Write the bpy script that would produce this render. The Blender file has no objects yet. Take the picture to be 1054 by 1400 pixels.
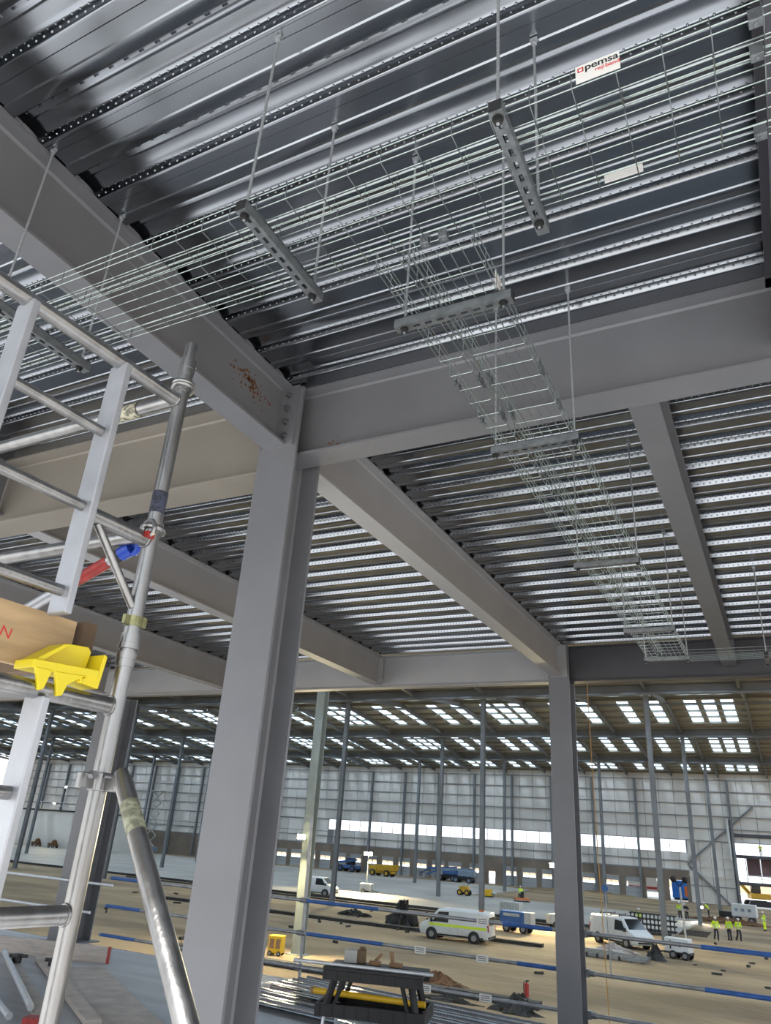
import bpy, bmesh, math, random
from mathutils import Vector, Matrix
random.seed(7)
R = math.radians
SC = bpy.context.scene
COL = SC.collection
EYE = 2.0            # camera height above the mezzanine floor; geometry below is written relative to the eye
FL = -2.0            # mezzanine floor
G = -5.0             # hall ground
SOF = 2.80           # underside of metal deck
# ------------------------------------------------------------------ camera
cam_d = bpy.data.cameras.new('camera'); cam = bpy.data.objects.new('camera', cam_d); COL.objects.link(cam)
cam_d.sensor_fit = 'HORIZONTAL'; cam_d.sensor_width = 36.0; cam_d.lens = 36.0 * 1000.3 / 1054.0
cam_d.clip_start = 0.05; cam_d.clip_end = 2000
ya, pi_, ro = R(-28.4714), R(24.1368), R(4.0437)
fw = Vector((math.sin(ya)*math.cos(pi_), math.cos(ya)*math.cos(pi_), math.sin(pi_)))
rt = Vector((math.cos(ya), -math.sin(ya), 0)); up = rt.cross(fw)
r2 = rt*math.cos(ro) + up*math.sin(ro); u2 = up*math.cos(ro) - rt*math.sin(ro)
M = Matrix(((r2.x, u2.x, -fw.x, 0), (r2.y, u2.y, -fw.y, 0), (r2.z, u2.z, -fw.z, 0), (0, 0, 0, 1)))
cam.matrix_world = M
SC.camera = cam
# ------------------------------------------------------------------ world, exposure
W = bpy.data.worlds.new('world'); SC.world = W; W.use_nodes = True
bg = W.node_tree.nodes['Background']; bg.inputs[0].default_value = (0.86, 0.93, 1.0, 1); bg.inputs[1].default_value = 1.25
sun_d = bpy.data.lights.new('sun', 'SUN'); sun_d.energy = 9.5; sun_d.angle = R(3); sun_d.color = (1.0, 0.97, 0.93)
sun = bpy.data.objects.new('sun', sun_d); COL.objects.link(sun); sun.rotation_euler = (R(53), 0, R(-8))
SC.view_settings.view_transform = 'Standard'; SC.view_settings.look = 'None'
SC.view_settings.exposure = 0.8; SC.view_settings.gamma = 1.0; SC.view_settings.use_curve_mapping = False
SC.cycles.use_denoising = True
SC.cycles.max_bounces = 10; SC.cycles.diffuse_bounces = 6; SC.cycles.glossy_bounces = 5
SC.cycles.transparent_max_bounces = 12; SC.cycles.sample_clamp_indirect = 4.0
SC.cycles.caustics_reflective = False; SC.cycles.caustics_refractive = False
# ------------------------------------------------------------------ materials
def mat(name, col, rough=0.6, metal=0.0, noise=0.0, scale=8.0, stretch=(1, 1, 1), bump=0.0, bscale=None, col2=None, rvar=0.0, detail=5.0, bdist=0.01, lo=0.35, hi=0.65):
    m = bpy.data.materials.new(name); m.use_nodes = True
    nt = m.node_tree; b = nt.nodes['Principled BSDF']
    b.inputs['Base Color'].default_value = (*col, 1); b.inputs['Roughness'].default_value = rough; b.inputs['Metallic'].default_value = metal
    if noise or bump or col2 or rvar:
        tc = nt.nodes.new('ShaderNodeTexCoord'); mp = nt.nodes.new('ShaderNodeMapping'); mp.inputs['Scale'].default_value = stretch
        nt.links.new(tc.outputs['Object'], mp.inputs['Vector'])
        nz = nt.nodes.new('ShaderNodeTexNoise'); nz.inputs['Scale'].default_value = scale; nz.inputs['Detail'].default_value = detail
        nt.links.new(mp.outputs[0], nz.inputs['Vector'])
        if noise or col2:
            cr = nt.nodes.new('ShaderNodeValToRGB')
            a = col2 if col2 else tuple(c*(1-noise) for c in col)
            cr.color_ramp.elements[0].position = lo; cr.color_ramp.elements[1].position = hi
            cr.color_ramp.elements[0].color = (*a, 1); cr.color_ramp.elements[1].color = (*col, 1)
            nt.links.new(nz.outputs['Fac'], cr.inputs[0]); nt.links.new(cr.outputs[0], b.inputs['Base Color'])
        if rvar:
            mr = nt.nodes.new('ShaderNodeMapRange'); mr.inputs[3].default_value = max(0.03, rough-rvar); mr.inputs[4].default_value = min(1, rough+rvar)
            nt.links.new(nz.outputs['Fac'], mr.inputs[0]); nt.links.new(mr.outputs[0], b.inputs['Roughness'])
        if bump:
            n2 = nt.nodes.new('ShaderNodeTexNoise'); n2.inputs['Scale'].default_value = bscale or scale*3; n2.inputs['Detail'].default_value = 4
            nt.links.new(mp.outputs[0], n2.inputs['Vector'])
            bp = nt.nodes.new('ShaderNodeBump'); bp.inputs['Strength'].default_value = bump; bp.inputs['Distance'].default_value = bdist
            nt.links.new(n2.outputs['Fac'], bp.inputs['Height']); nt.links.new(bp.outputs[0], b.inputs['Normal'])
    return m
def emit(name, col, s):
    m = bpy.data.materials.new(name); m.use_nodes = True; nt = m.node_tree; nt.nodes.clear()
    o = nt.nodes.new('ShaderNodeOutputMaterial'); e = nt.nodes.new('ShaderNodeEmission')
    e.inputs[0].default_value = (*col, 1); e.inputs[1].default_value = s; nt.links.new(e.outputs[0], o.inputs[0]); return m
def pane_mat(name, kind):
    m = bpy.data.materials.new(name); m.use_nodes = True; nt = m.node_tree; nt.nodes.clear()
    o = nt.nodes.new('ShaderNodeOutputMaterial'); mx = nt.nodes.new('ShaderNodeMixShader')
    a = nt.nodes.new('ShaderNodeBsdfTransparent'); 
    if kind == 'glass':
        b = nt.nodes.new('ShaderNodeBsdfGlossy'); b.inputs['Roughness'].default_value = 0.05; mx.inputs[0].default_value = 0.08
    else:
        b = nt.nodes.new('ShaderNodeBsdfTranslucent'); b.inputs[0].default_value = (0.72, 0.82, .92, 1); mx.inputs[0].default_value = 0.75
        a.inputs[0].default_value = (0.75, 0.85, 0.95, 1)
    nt.links.new(a.outputs[0], mx.inputs[1]); nt.links.new(b.outputs[0], mx.inputs[2]); nt.links.new(mx.outputs[0], o.inputs[0]); return m
m_galv = mat('galvanised deck', (0.32, 0.34, 0.37), 0.20, 1.0, noise=0.14, scale=3.0, stretch=(0.5, 3, 3), rvar=0.04)
m_zinc = mat('zinc strut', (0.30, 0.315, 0.325), 0.40, 0.85, noise=0.3, scale=30, rvar=0.1)
m_wire = mat('electroplated wire', (0.46, 0.53, 0.51), 0.28, 1.0, noise=0.2, scale=40)
m_wireshade = mat('shaded plated wire', (0.16, 0.18, 0.18), 0.4, 0.9)  # shade on the cross wires, put into a darker copy of the plating
m_rod = mat('threaded rod zinc', (0.55, 0.57, 0.58), 0.45, 0.8, noise=0.3, scale=60, stretch=(1, 1, 8))
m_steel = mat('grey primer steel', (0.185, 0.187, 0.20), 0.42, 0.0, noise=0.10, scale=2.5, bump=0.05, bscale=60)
m_steelL = mat('pale grey steel', (0.42, 0.42, 0.43), 0.5, 0.0, noise=0.08, scale=2.0)  # paler grey for the beams of the left bays
m_steelwarm = mat('warm lit primer steel', (0.275, 0.25, 0.215), 0.5, 0.0, noise=0.12, scale=1.5)  # warm light on grey primer, put into the colour as tan
m_steelD = mat('dark grey steel', (0.075, 0.075, 0.085), 0.45, 0.0, noise=0.15, scale=2)  # darkest of the steel greys
m_hallst = mat('hall steel', (0.20, 0.21, 0.22), 0.5, 0.0, noise=0.15, scale=1)
m_bolt = mat('bolt steel', (0.22, 0.22, 0.23), 0.4, 0.8)
m_alu = mat('scaffold aluminium', (0.38, 0.375, 0.37), 0.34, 1.0, noise=0.28, scale=14, stretch=(1, 1, 0.25), rvar=0.12, bump=0.12, bscale=90)
m_aluL = mat('clean aluminium', (0.50, 0.51, 0.54), 0.42, 0.6, noise=0.12, scale=10, rvar=0.1)
m_black = mat('black rubber', (0.012, 0.012, 0.013), 0.55)
m_blackp = mat('black plastic', (0.011, 0.010, 0.011), 0.6, noise=0.3, scale=12)
m_conc = mat('power floated concrete', (0.52, 0.53, 0.55), 0.62, 0.0, noise=0.22, scale=1.6, stretch=(0.5, 3, 1), bump=0.06, bscale=25, rvar=0.15)
m_slab = mat('slab concrete', (0.43, 0.39, 0.33), 0.6, 0.0, noise=0.35, scale=0.12, rvar=0.2)
m_sand = mat('sandy fill', (0.35, 0.25, 0.14), 0.95, 0.0, col2=(0.17, 0.117, 0.062), scale=0.20, stretch=(0.35, 1, 1), bump=0.8, bscale=2.2, bdist=0.12, detail=9)
m_earth = mat('red brown earth', (0.17, 0.085, 0.04), 0.95, 0, noise=0.4, scale=4, bump=0.9, bscale=9, bdist=0.05)
m_dark = mat('dark debris', (0.045, 0.042, 0.038), 0.8, 0, noise=0.5, scale=6, bump=0.8, bscale=12, bdist=0.04)
m_clad = mat('liner panel', (0.70, 0.66, 0.605), 0.55, 0.0, noise=0.05, scale=0.6)
m_girt = mat('girt grey', (0.25, 0.25, 0.255), 0.5)
m_dock = mat('dock wall brown', (0.25, 0.20, 0.155), 0.8, 0, noise=0.2, scale=0.4)
m_door = mat('dock door grey', (0.42, 0.43, 0.44), 0.5)
m_roof = mat('roof liner', (0.42, 0.40, 0.34), 0.6, 0, noise=0.1, scale=0.5)
m_purlin = mat('purlin galvanised', (0.26, 0.24, 0.19), 0.5, 0.3)
m_ply = mat('plywood tan', (0.58, 0.40, 0.22), 0.7, 0, noise=0.3, scale=3, stretch=(8, 1, 8))
m_board = mat('grey scaffold board', (0.55, 0.49, 0.44), 0.8, 0, noise=0.25, scale=4, stretch=(1, 1, 10), bump=0.2, bscale=30)
m_brownb = mat('dark brown board', (0.17, 0.11, 0.065), 0.8, 0, noise=0.4, scale=6)
m_yel = mat('yellow plastic', (0.83, 0.66, 0.02), 0.4)
m_yelr = mat('yellow rail paint', (0.75, 0.45, 0.02), 0.45)
m_yelm = mat('plant yellow', (0.62, 0.36, 0.02), 0.5, noise=0.2, scale=3)
m_red = mat('red paint', (0.42, 0.035, 0.03), 0.5, noise=0.4, scale=30)
m_blue = mat('blue sleeve', (0.035, 0.13, 0.42), 0.45, noise=0.3, scale=8)
m_bluep = mat('blue plastic', (0.01, 0.06, 0.45), 0.4)
m_blueb = mat('machine blue', (0.05, 0.13, 0.32), 0.5, noise=0.2, scale=2)
m_greyb = mat('machine blue grey', (0.22, 0.29, 0.37), 0.5, noise=0.2, scale=2)
m_tube = mat('grey scaffold tube', (0.34, 0.35, 0.36), 0.4, 0.7, noise=0.3, scale=8)
m_tubel = mat('pale tube', (0.62, 0.64, 0.67), 0.4, 0.5, noise=0.15, scale=8)
m_white = mat('white paint', (0.60, 0.60, 0.58), 0.35, noise=0.06, scale=2)
m_whited = mat('dusty white', (0.50, 0.50, 0.46), 0.5, noise=0.2, scale=3)
m_lime = mat('lime stripe', (0.62, 0.78, 0.04), 0.5)
m_hivis = mat('hi vis yellow', (0.62, 0.85, 0.01), 0.7)
m_hivist = mat('reflective tape', (0.7, 0.7, 0.68), 0.35)
m_navy = mat('dark work trousers', (0.03, 0.032, 0.045), 0.85)
m_skin = mat('skin', (0.45, 0.26, 0.19), 0.6)
m_helm = mat('white helmet', (0.8, 0.8, 0.78), 0.35)
m_glass = mat('dark vehicle glass', (0.015, 0.018, 0.02), 0.08)
m_label = mat('label white', (0.80, 0.78, 0.74), 0.5)
m_ink = mat('label black ink', (0.01, 0.01, 0.01), 0.5)
m_inkr = mat('label red ink', (0.65, 0.03, 0.03), 0.5)
m_tape = mat('worn navy tape', (0.05, 0.055, 0.09), 0.6, 0, noise=0.6, scale=60, lo=0.45, hi=0.55)
m_rust = mat('rust bloom', (0.20, 0.085, 0.035), 0.9, noise=0.5, scale=60)
m_greyh = mat('wheel hub grey', (.28, .28, .28), .4, .5)
m_wood = mat('brown block', (0.33, 0.19, 0.10), 0.7, noise=0.3, scale=8)
m_orange = mat('orange machine', (0.55, 0.15, 0.04), 0.5)
m_brownp = mat('maroon panel', (0.16, 0.09, 0.095), 0.5)
m_rope = mat('orange rope', (0.55, 0.30, 0.08), 0.8)
m_gold = mat('passivated clip', (0.34, 0.33, 0.17), 0.35, 0.8, noise=0.4, scale=40)
m_pane = pane_mat('strip pane', 'glass')
m_light = pane_mat('rooflight sheet', 'light')
m_lamp = emit('lamp glow', (1.0, 0.86, 0.45), 90)
m_lampw = emit('lamp glow white', (1.0, 0.95, 0.8), 60)
# ------------------------------------------------------------------ mesh helpers
HS = 1.0            # scale about the camera; hall coordinates are enlarged, sizes of vans and people kept
def tag(o, label=None, cat=None, group=None, kind=None):
    if label: o['label'] = label
    if cat: o['category'] = cat
    if group: o['group'] = group
    if kind: o['kind'] = kind
    return o
def thing(name, label, cat, loc=(0, 0, 0), rz=0.0, group=None):
    o = bpy.data.objects.new(name, None); COL.objects.link(o); o.empty_display_size = 0.1
    o.location = Vector(loc)*HS; o.rotation_euler = (0, 0, rz)
    return tag(o, label, cat, group)
def perp(a):
    a = Vector(a).normalized(); t = Vector((0, 0, 1)) if abs(a.z) < 0.9 else Vector((1, 0, 0))
    u = a.cross(t).normalized(); return u, a.cross(u).normalized()
class MB:
    def __init__(s): s.v = []; s.f = []
    def add(s, vs, fs):
        n = len(s.v); s.v += [tuple(v) for v in vs]; s.f += [tuple(i+n for i in f) for f in fs]; return s
    def box(s, x0, x1, y0, y1, z0, z1):
        return s.add([(x0, y0, z0), (x1, y0, z0), (x1, y1, z0), (x0, y1, z0), (x0, y0, z1), (x1, y0, z1), (x1, y1, z1), (x0, y1, z1)],
                     [(0, 3, 2, 1), (4, 5, 6, 7), (0, 1, 5, 4), (1, 2, 6, 5), (2, 3, 7, 6), (3, 0, 4, 7)])
    def cbox(s, c, d, rz=0.0):
        a, b, e = d[0]/2, d[1]/2, d[2]/2; cs, sn = math.cos(rz), math.sin(rz)
        vs = [(c[0]+x*cs-y*sn, c[1]+x*sn+y*cs, c[2]+z) for z in (-e, e) for x, y in ((-a, -b), (a, -b), (a, b), (-a, b))]
        return s.add(vs, [(0, 3, 2, 1), (4, 5, 6, 7), (0, 1, 5, 4), (1, 2, 6, 5), (2, 3, 7, 6), (3, 0, 4, 7)])
    def bar(s, p, q, w, h, upv=(0, 0, 1)):
        p, q = Vector(p), Vector(q); a = (q-p).normalized(); u = a.cross(Vector(upv))
        if u.length < 1e-4: u = a.cross(Vector((1, 0, 0)))
        u.normalize(); t = u.cross(a).normalized()
        vs = [b+u*x*w/2+t*z*h/2 for b in (p, q) for x, z in ((-1, -1), (1, -1), (1, 1), (-1, 1))]
        return s.add(vs, [(0, 1, 2, 3), (7, 6, 5, 4), (0, 4, 5, 1), (1, 5, 6, 2), (2, 6, 7, 3), (3, 7, 4, 0)])
    def tube(s, p, q, r, n=10, r1=None, cap=True):
        p, q = Vector(p), Vector(q); u, t = perp(q-p); r1 = r if r1 is None else r1
        vs = []
        for b, rr in ((p, r), (q, r1)):
            vs += [b+u*rr*math.cos(2*math.pi*i/n)+t*rr*math.sin(2*math.pi*i/n) for i in range(n)]
        fs = [(i, (i+1) % n, n+(i+1) % n, n+i) for i in range(n)]
        if cap: fs += [tuple(range(n-1, -1, -1)), tuple(range(n, 2*n))]
        return s.add(vs, fs)
    def path(s, pts, r, n=8):
        pts = [Vector(p) for p in pts]; vs = []; fs = []; u = None
        for i, p in enumerate(pts):
            a = (pts[min(i+1, len(pts)-1)]-pts[max(i-1, 0)]).normalized()
            if u is None: u, t = perp(a)
            else:
                u = (u-a*u.dot(a)).normalized()
            t = a.cross(u)
            vs += [p+u*r*math.cos(2*math.pi*k/n)+t*r*math.sin(2*math.pi*k/n) for k in range(n)]
        m = len(pts)
        for i in range(m-1):
            fs += [(i*n+k, i*n+(k+1) % n, (i+1)*n+(k+1) % n, (i+1)*n+k) for k in range(n)]
        fs += [tuple(range(n-1, -1, -1)), tuple(range((m-1)*n, m*n))]
        return s.add(vs, fs)
    def ring(s, c, ax, r0, r1, h, n=16):
        c = Vector(c); a = Vector(ax).normalized(); u, t = perp(a); vs = []
        for rr, z in ((r0, -h/2), (r1, -h/2), (r1, h/2), (r0, h/2)):
            vs += [c+a*z+u*rr*math.cos(2*math.pi*i/n)+t*rr*math.sin(2*math.pi*i/n) for i in range(n)]
        fs = []
        for k in range(4):
            k2 = (k+1) % 4
            fs += [(k*n+i, k*n+(i+1) % n, k2*n+(i+1) % n, k2*n+i) for i in range(n)]
        return s.add(vs, fs)
    def torus(s, c, ax, r, q, n=18, m=8):
        c = Vector(c); a = Vector(ax).normalized(); u, t = perp(a); vs = []; fs = []
        for i in range(n):
            th = 2*math.pi*i/n; d = u*math.cos(th)+t*math.sin(th)
            for k in range(m):
                ph = 2*math.pi*k/m; vs.append(c+d*(r+q*math.cos(ph))+a*q*math.sin(ph))
        for i in range(n):
            for k in range(m):
                i2, k2 = (i+1) % n, (k+1) % m; fs.append((i*m+k, i*m+k2, i2*m+k2, i2*m+k))
        return s.add(vs, fs)
    def sphere(s, c, r, n=10, m=6, sc=(1, 1, 1)):
        vs = [(c[0], c[1], c[2]-r*sc[2])]
        for j in range(1, m):
            ph = -math.pi/2+math.pi*j/m
            vs += [(c[0]+r*sc[0]*math.cos(ph)*math.cos(2*math.pi*i/n), c[1]+r*sc[1]*math.cos(ph)*math.sin(2*math.pi*i/n), c[2]+r*sc[2]*math.sin(ph)) for i in range(n)]
        vs.append((c[0], c[1], c[2]+r*sc[2])); fs = [(0, 1+(i+1) % n, 1+i) for i in range(n)]
        for j in range(m-2):
            fs += [(1+j*n+i, 1+j*n+(i+1) % n, 1+(j+1)*n+(i+1) % n, 1+(j+1)*n+i) for i in range(n)]
        b = 1+(m-2)*n; fs += [(b+i, b+(i+1) % n, len(vs)-1) for i in range(n)]
        return s.add(vs, fs)
    def prism(s, poly, axis, a0, a1):
        # poly: 2D points; axis 'x' -> (y,z), 'y' -> (x,z), 'z' -> (x,y)
        def P(p, a): return (a, p[0], p[1]) if axis == 'x' else ((p[0], a, p[1]) if axis == 'y' else (p[0], p[1], a))
        n = len(poly); vs = [P(p, a0) for p in poly]+[P(p, a1) for p in poly]
        fs = [tuple(range(n-1, -1, -1)), tuple(range(n, 2*n))]+[(i, (i+1) % n, n+(i+1) % n, n+i) for i in range(n)]
        return s.add(vs, fs)
    def build(s, name, material, parent=None, loc=None, smooth=None, local=False, kind=None, bevel=0.0, label=None, recalc=True, seg=2, hs=False):
        if HS != 1.0 and (not local or hs): s.v = [(v[0]*HS, v[1]*HS, v[2]*HS) for v in s.v]
        me = bpy.data.meshes.new(name); me.from_pydata(s.v, [], s.f)
        if parent is not None: off = Vector((0, 0, 0)) if local else parent_off(parent)
        elif loc is not None: off = Vector(loc)*HS
        else:
            xs = [v[0] for v in s.v]; ys = [v[1] for v in s.v]; zs = [v[2] for v in s.v]
            off = Vector(((min(xs)+max(xs))/2, (min(ys)+max(ys))/2, min(zs)))
        if local: off = Vector((0, 0, 0))
        if off.length: me.transform(Matrix.Translation(-off))
        if recalc or bevel:
            bm = bmesh.new(); bm.from_mesh(me)
            if recalc: bmesh.ops.recalc_face_normals(bm, faces=bm.faces)
            if bevel:
                es = [e for e in bm.edges if len(e.link_faces) == 2 and e.calc_face_angle(0) > 0.6]
                bmesh.ops.bevel(bm, geom=es, offset=bevel, segments=seg, affect='EDGES', profile=0.5, clamp_overlap=True)
            bm.to_mesh(me); bm.free()
        if smooth:
            me.polygons.foreach_set('use_smooth', [True]*len(me.polygons)); me.set_sharp_from_angle(angle=R(smooth))
        me.materials.append(material)
        o = bpy.data.objects.new(name, me); COL.objects.link(o)
        if parent is not None: o.parent = parent
        else: o.location = off
        if kind: o['kind'] = kind
        if label: o['label'] = label
        return o
def parent_off(p):
    o = Vector((0, 0, 0))
    while p is not None: o += Vector(p.location); p = p.parent
    return o
def inst(src, name, parent=None, loc=(0, 0, 0), rot=None, scale=None):
    o = bpy.data.objects.new(name, src.data); COL.objects.link(o)
    if parent is not None: o.parent = parent
    o.location = loc
    if rot: o.rotation_euler = rot
    if scale: o.scale = scale
    return o
def copy_tree(o, parent=None):
    c = o.copy(); COL.objects.link(c)
    if parent is not None: c.parent = parent
    for ch in list(o.children): copy_tree(ch, c)
    return c
def isec(c, top, w, d, tf=0.016, tw=0.011):
    # I section polygon: c centre, top z, flange width w, depth d
    b = top-d; h = w/2; t = tw/2; r = 0.012
    return [(c-h, b), (c+h, b), (c+h, b+tf), (c+t+r, b+tf), (c+t, b+tf+r), (c+t, top-tf-r), (c+t+r, top-tf), (c+h, top-tf), (c+h, top), (c-h, top), (c-h, top-tf), (c-t-r, top-tf), (c-t, top-tf-r), (c-t, b+tf+r), (c-t-r, b+tf), (c-h, b+tf)]
def hsec(xc, y0, y1, w, tf=0.020, tw=0.012):
    # column H section in plan, flanges normal to Y
    h = w/2; t = tw/2
    return [(xc-h, y0), (xc+h, y0), (xc+h, y0+tf), (xc+t+.012, y0+tf), (xc+t, y0+tf+.012), (xc+t, y1-tf-.012), (xc+t+.012, y1-tf), (xc+h, y1-tf), (xc+h, y1), (xc-h, y1), (xc-h, y1-tf), (xc-t-.012, y1-tf), (xc-t, y1-tf-.012), (xc-t, y0+tf+.012), (xc-t-.012, y0+tf), (xc-h, y0+tf)]
def bolt_mesh(mb, c, ax, r=0.016, h=0.016):
    c = Vector(c); a = Vector(ax).normalized()
    mb.tube(c, c+a*0.004, r*1.5, 12); mb.tube(c+a*0.004, c+a*(0.004+h), r, 6); mb.tube(c+a*(0.004+h), c+a*(0.012+h), r*0.6, 8)

# ================================================================== STRUCTURE: mezzanine
floor = MB().box(-19, 9, -2.6, 10.98, FL-0.25, FL).build('floor', m_conc); tag(floor, kind='structure')
edge = MB().box(-19, 9, 10.98, 10.99, FL-0.30, FL+0.005).build('trim_1', m_zinc); tag(edge, kind='structure')
ceil = MB().box(-19, 9, -2.6, 11.0, SOF+0.056, SOF+0.20).build('ceiling', m_conc); tag(ceil, kind='structure')
P = 0.337
RIB = [(0, 0), (.040, 0), (.046, .006), (.112, .006), (.118, 0), (.170, 0), (.176, .004), (.1765, .005), (.1865, .044), (.187, .046), (.192, .0515), (.222, .0515), (.225, .049), (.229, .049), (.232, .0515), (.240, .0515), (.256, .0512), (.270, .0504), (.283, .0490), (.294, .0468), (.303, .0440), (.309, .0405), (.3115, .0368), (.3120, .0355), (.3243, .0048), (.3250, .0036), (.327, .0012), (.331, 0)]
def deck_mesh(L, nr, dense):
    mb = MB(); prof = []
    for k in range(nr): prof += [(k*P+y, z) for y, z in RIB]
    prof.append((nr*P, 0))
    vs = [(0, y, z) for y, z in prof]+[(L, y, z) for y, z in prof]; n = len(prof)
    mb.add(vs, [(i, i+1, n+i+1, n+i) for i in range(n-1)])
    # side lap lip
    mb.add([(0, .004, -.0015), (L, .004, -.0015), (L, .030, -.0015), (0, .030, -.0015)], [(0, 1, 2, 3)])
    nrm = Vector((0, -.928, -.372)); nc = Vector((0, -.45, -.89)); step = 0.046
    def dome(c, nn, r, h):
        u, t = perp(nn); c = Vector(c); k = 6 if dense else 4
        ring = [c+(u*math.cos(6.2832*i/k)+t*math.sin(6.2832*i/k))*r for i in range(k)]
        top = [c+nn*h+(u*math.cos(6.2832*i/k)+t*math.sin(6.2832*i/k))*r*.5 for i in range(k)]
        mb.add(ring+top, [(i, (i+1) % k, k+(i+1) % k, k+i) for i in range(k)]+[tuple(range(k, 2*k))])
    for k in range(nr):
        x = 0.03
        while x < L-0.02:
            dome((x, k*P+.3185, .0192), nrm, .0068 if dense else .0088, .0045 if dense else .007)
            dome((x+step/2, k*P+.3100, .0392), nc, .0058, .0035)
            x += step
        x = 0.05
        while x < L-0.05 and dense:
            mb.add([(x, k*P+.196, .0512), (x+.026, k*P+.196, .0512), (x+.026, k*P+.208, .0512), (x, k*P+.208, .0512), (x+.003, k*P+.198, .0485), (x+.023, k*P+.198, .0485), (x+.023, k*P+.206, .0510), (x+.003, k*P+.206, .0510)],
                   [(0, 1, 5, 4), (1, 2, 6, 5), (3, 0, 4, 7), (4, 5, 6, 7)])
            x += 0.085
    return mb
def deck_bay(x0, x1, ys, dense):
    src = None
    for y in ys:
        if src is None:
            src = deck_mesh(x1-x0, 3, dense).build('deck_sheet', m_galv, local=True, smooth=40, recalc=False)
            src.parent = ceil; o = src
        else: o = inst(src, 'deck_sheet', ceil)
        o.location = Vector((x0, y, SOF+0.001))-parent_off(ceil)
near = [3.357-3*P*(k+1)+0.0 for k in range(5)]  # five sheets of three ribs
deck_bay(-2.665, 0.285, near, True)
deck_bay(-5.70, -2.775, near, True)
deck_bay(0.405, 3.4, near[:4], False)
MB().box(-19, 9, 3.36, 3.50, SOF+0.001, SOF+0.004).build('closure_strip', m_galv, ceil)
far = [3.78-0.013+P*3*k-0.0 for k in range(7)]
far = [4.541-P*3+P*3*k+P*0 for k in range(8)]
for a, b in ((-2.665, -.50), (-.375, 2.6), (-5.68, -2.78), (-8.73, -5.80), (-11.8, -8.84)):
    deck_bay(a, b, [y for y in far if y < 10.0][:6]+([far[6]] if far[6] < 10.0 else []), False)

# ---- main column
def column(name, label, xc, y0, y1, w, z0, z1, m, base=True):
    t = thing(name, label, 'column', (xc, (y0+y1)/2, z0))
    MB().prism(hsec(xc, y0, y1, w), 'z', z0+(0.025 if base else 0), z1).build('shaft', m, t, smooth=30)
    if base:
        MB().box(xc-w*.8, xc+w*.8, y0-.1, y1+.1, z0, z0+.025).build('base_plate', m, t)
    return t
XC = -2.70
c1 = column('steel_column', 'large grey painted steel column in the foreground carrying the mezzanine beams', XC, 3.413, 3.715, 0.301, FL, 2.785, m_steel)
c2 = column('steel_column', 'grey steel column on the slab edge right of the workbench', XC, 10.60, 10.91, 0.301, FL, 2.785, m_steel)
c3 = column('steel_column', 'grey steel column on the slab edge behind the scaffold tower', -11.70, 10.60, 11.20, 0.42, FL-0.0, 2.28, m_steel)
# scratch marks on the main column
MB().path([(-2.86+.05, 3.4115, -.98), (-2.78, 3.4115, -1.05), (-2.73, 3.4115, -1.08), (-2.69, 3.4115, -1.09)], .0016, 5).build('scratch', m_label, c1)
# ---- beams
def beam_y(label, xc, y0, y1, bot, w, m, top=2.80, lug=None):
    d = top-bot
    t = thing('steel_beam', label, 'beam', (xc, (y0+y1)/2, bot))
    MB().prism(isec(xc, top, w, d), 'y', y0, y1).build('section', m, t, smooth=25)
    return t
def beam_x(label, yc, x0, x1, bot, w, m, top=2.80):
    d = top-bot
    t = thing('steel_beam', label, 'beam', ((x0+x1)/2, yc, bot))
    MB().prism(isec(yc, top, w, d), 'x', x0, x1).build('section', m, t, smooth=25)
    return t
bxR = beam_x('deep grey beam crossing from the foreground column to the right edge', 3.557, -2.69, 4.2, 2.28, 0.187, m_steel)
bxL = beam_x('deep warm-lit grey beam running left from the foreground column behind the scaffold', 3.576, -19, -2.71, 2.187, 0.253, m_steelwarm)
byN = beam_y('grey beam overhead running from upper left into the foreground column, rust spots near its bolted end', -2.722, -2.6, 3.400, 2.337, 0.171, m_steel)
MB().box(XC-.125, XC+.125, 3.397, 3.413, 2.33, 2.795).build('end_plate', m_steel, byN)
for sx in (-1, 1):
    for k in range(4):
        mb = MB(); bolt_mesh(mb, (-2.722+sx*.075, 3.397, 2.72-.105*k), (0, -1, 0)); mb.build('bolt', m_bolt, byN, smooth=40)
mb = MB()
for k in range(130):
    yy = 3.06+random.gauss(0, .085); zz = 2.625+random.gauss(0, .038)+(yy-3.06)*-.15
    r = random.choice((.002, .003, .004, .006, .009, .011))
    mb.tube((-2.7163, yy, zz), (-2.7155, yy, zz), r, 7)
mb.build('rust_spot', m_rust, byN, kind='stuff')
mb = MB()
for k in range(26):
    x, z = -2.36+random.gauss(0, .035), 2.36+random.gauss(0, .028); r = random.uniform(.002, .007)
    mb.tube((x, 3.5512, z), (x, 3.5504, z), r, 6)
mb.build('rust_spot', m_rust, bxR, kind='stuff')
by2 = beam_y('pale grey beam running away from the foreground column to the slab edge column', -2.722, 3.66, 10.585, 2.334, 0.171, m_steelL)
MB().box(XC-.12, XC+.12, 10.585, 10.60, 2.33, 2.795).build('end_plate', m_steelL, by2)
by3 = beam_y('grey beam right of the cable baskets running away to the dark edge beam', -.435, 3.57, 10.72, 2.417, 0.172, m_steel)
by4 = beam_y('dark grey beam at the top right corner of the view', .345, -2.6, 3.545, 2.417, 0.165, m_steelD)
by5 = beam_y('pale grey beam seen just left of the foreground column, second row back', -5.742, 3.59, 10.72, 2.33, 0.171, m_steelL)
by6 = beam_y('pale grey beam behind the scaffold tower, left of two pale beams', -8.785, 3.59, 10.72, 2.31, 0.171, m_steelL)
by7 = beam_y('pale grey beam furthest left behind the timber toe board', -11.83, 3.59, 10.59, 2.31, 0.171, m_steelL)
by8 = beam_y('grey beam at far left above the scaffold top rail', -5.742, -2.6, 3.56, 2.33, 0.171, m_steel)
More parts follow.
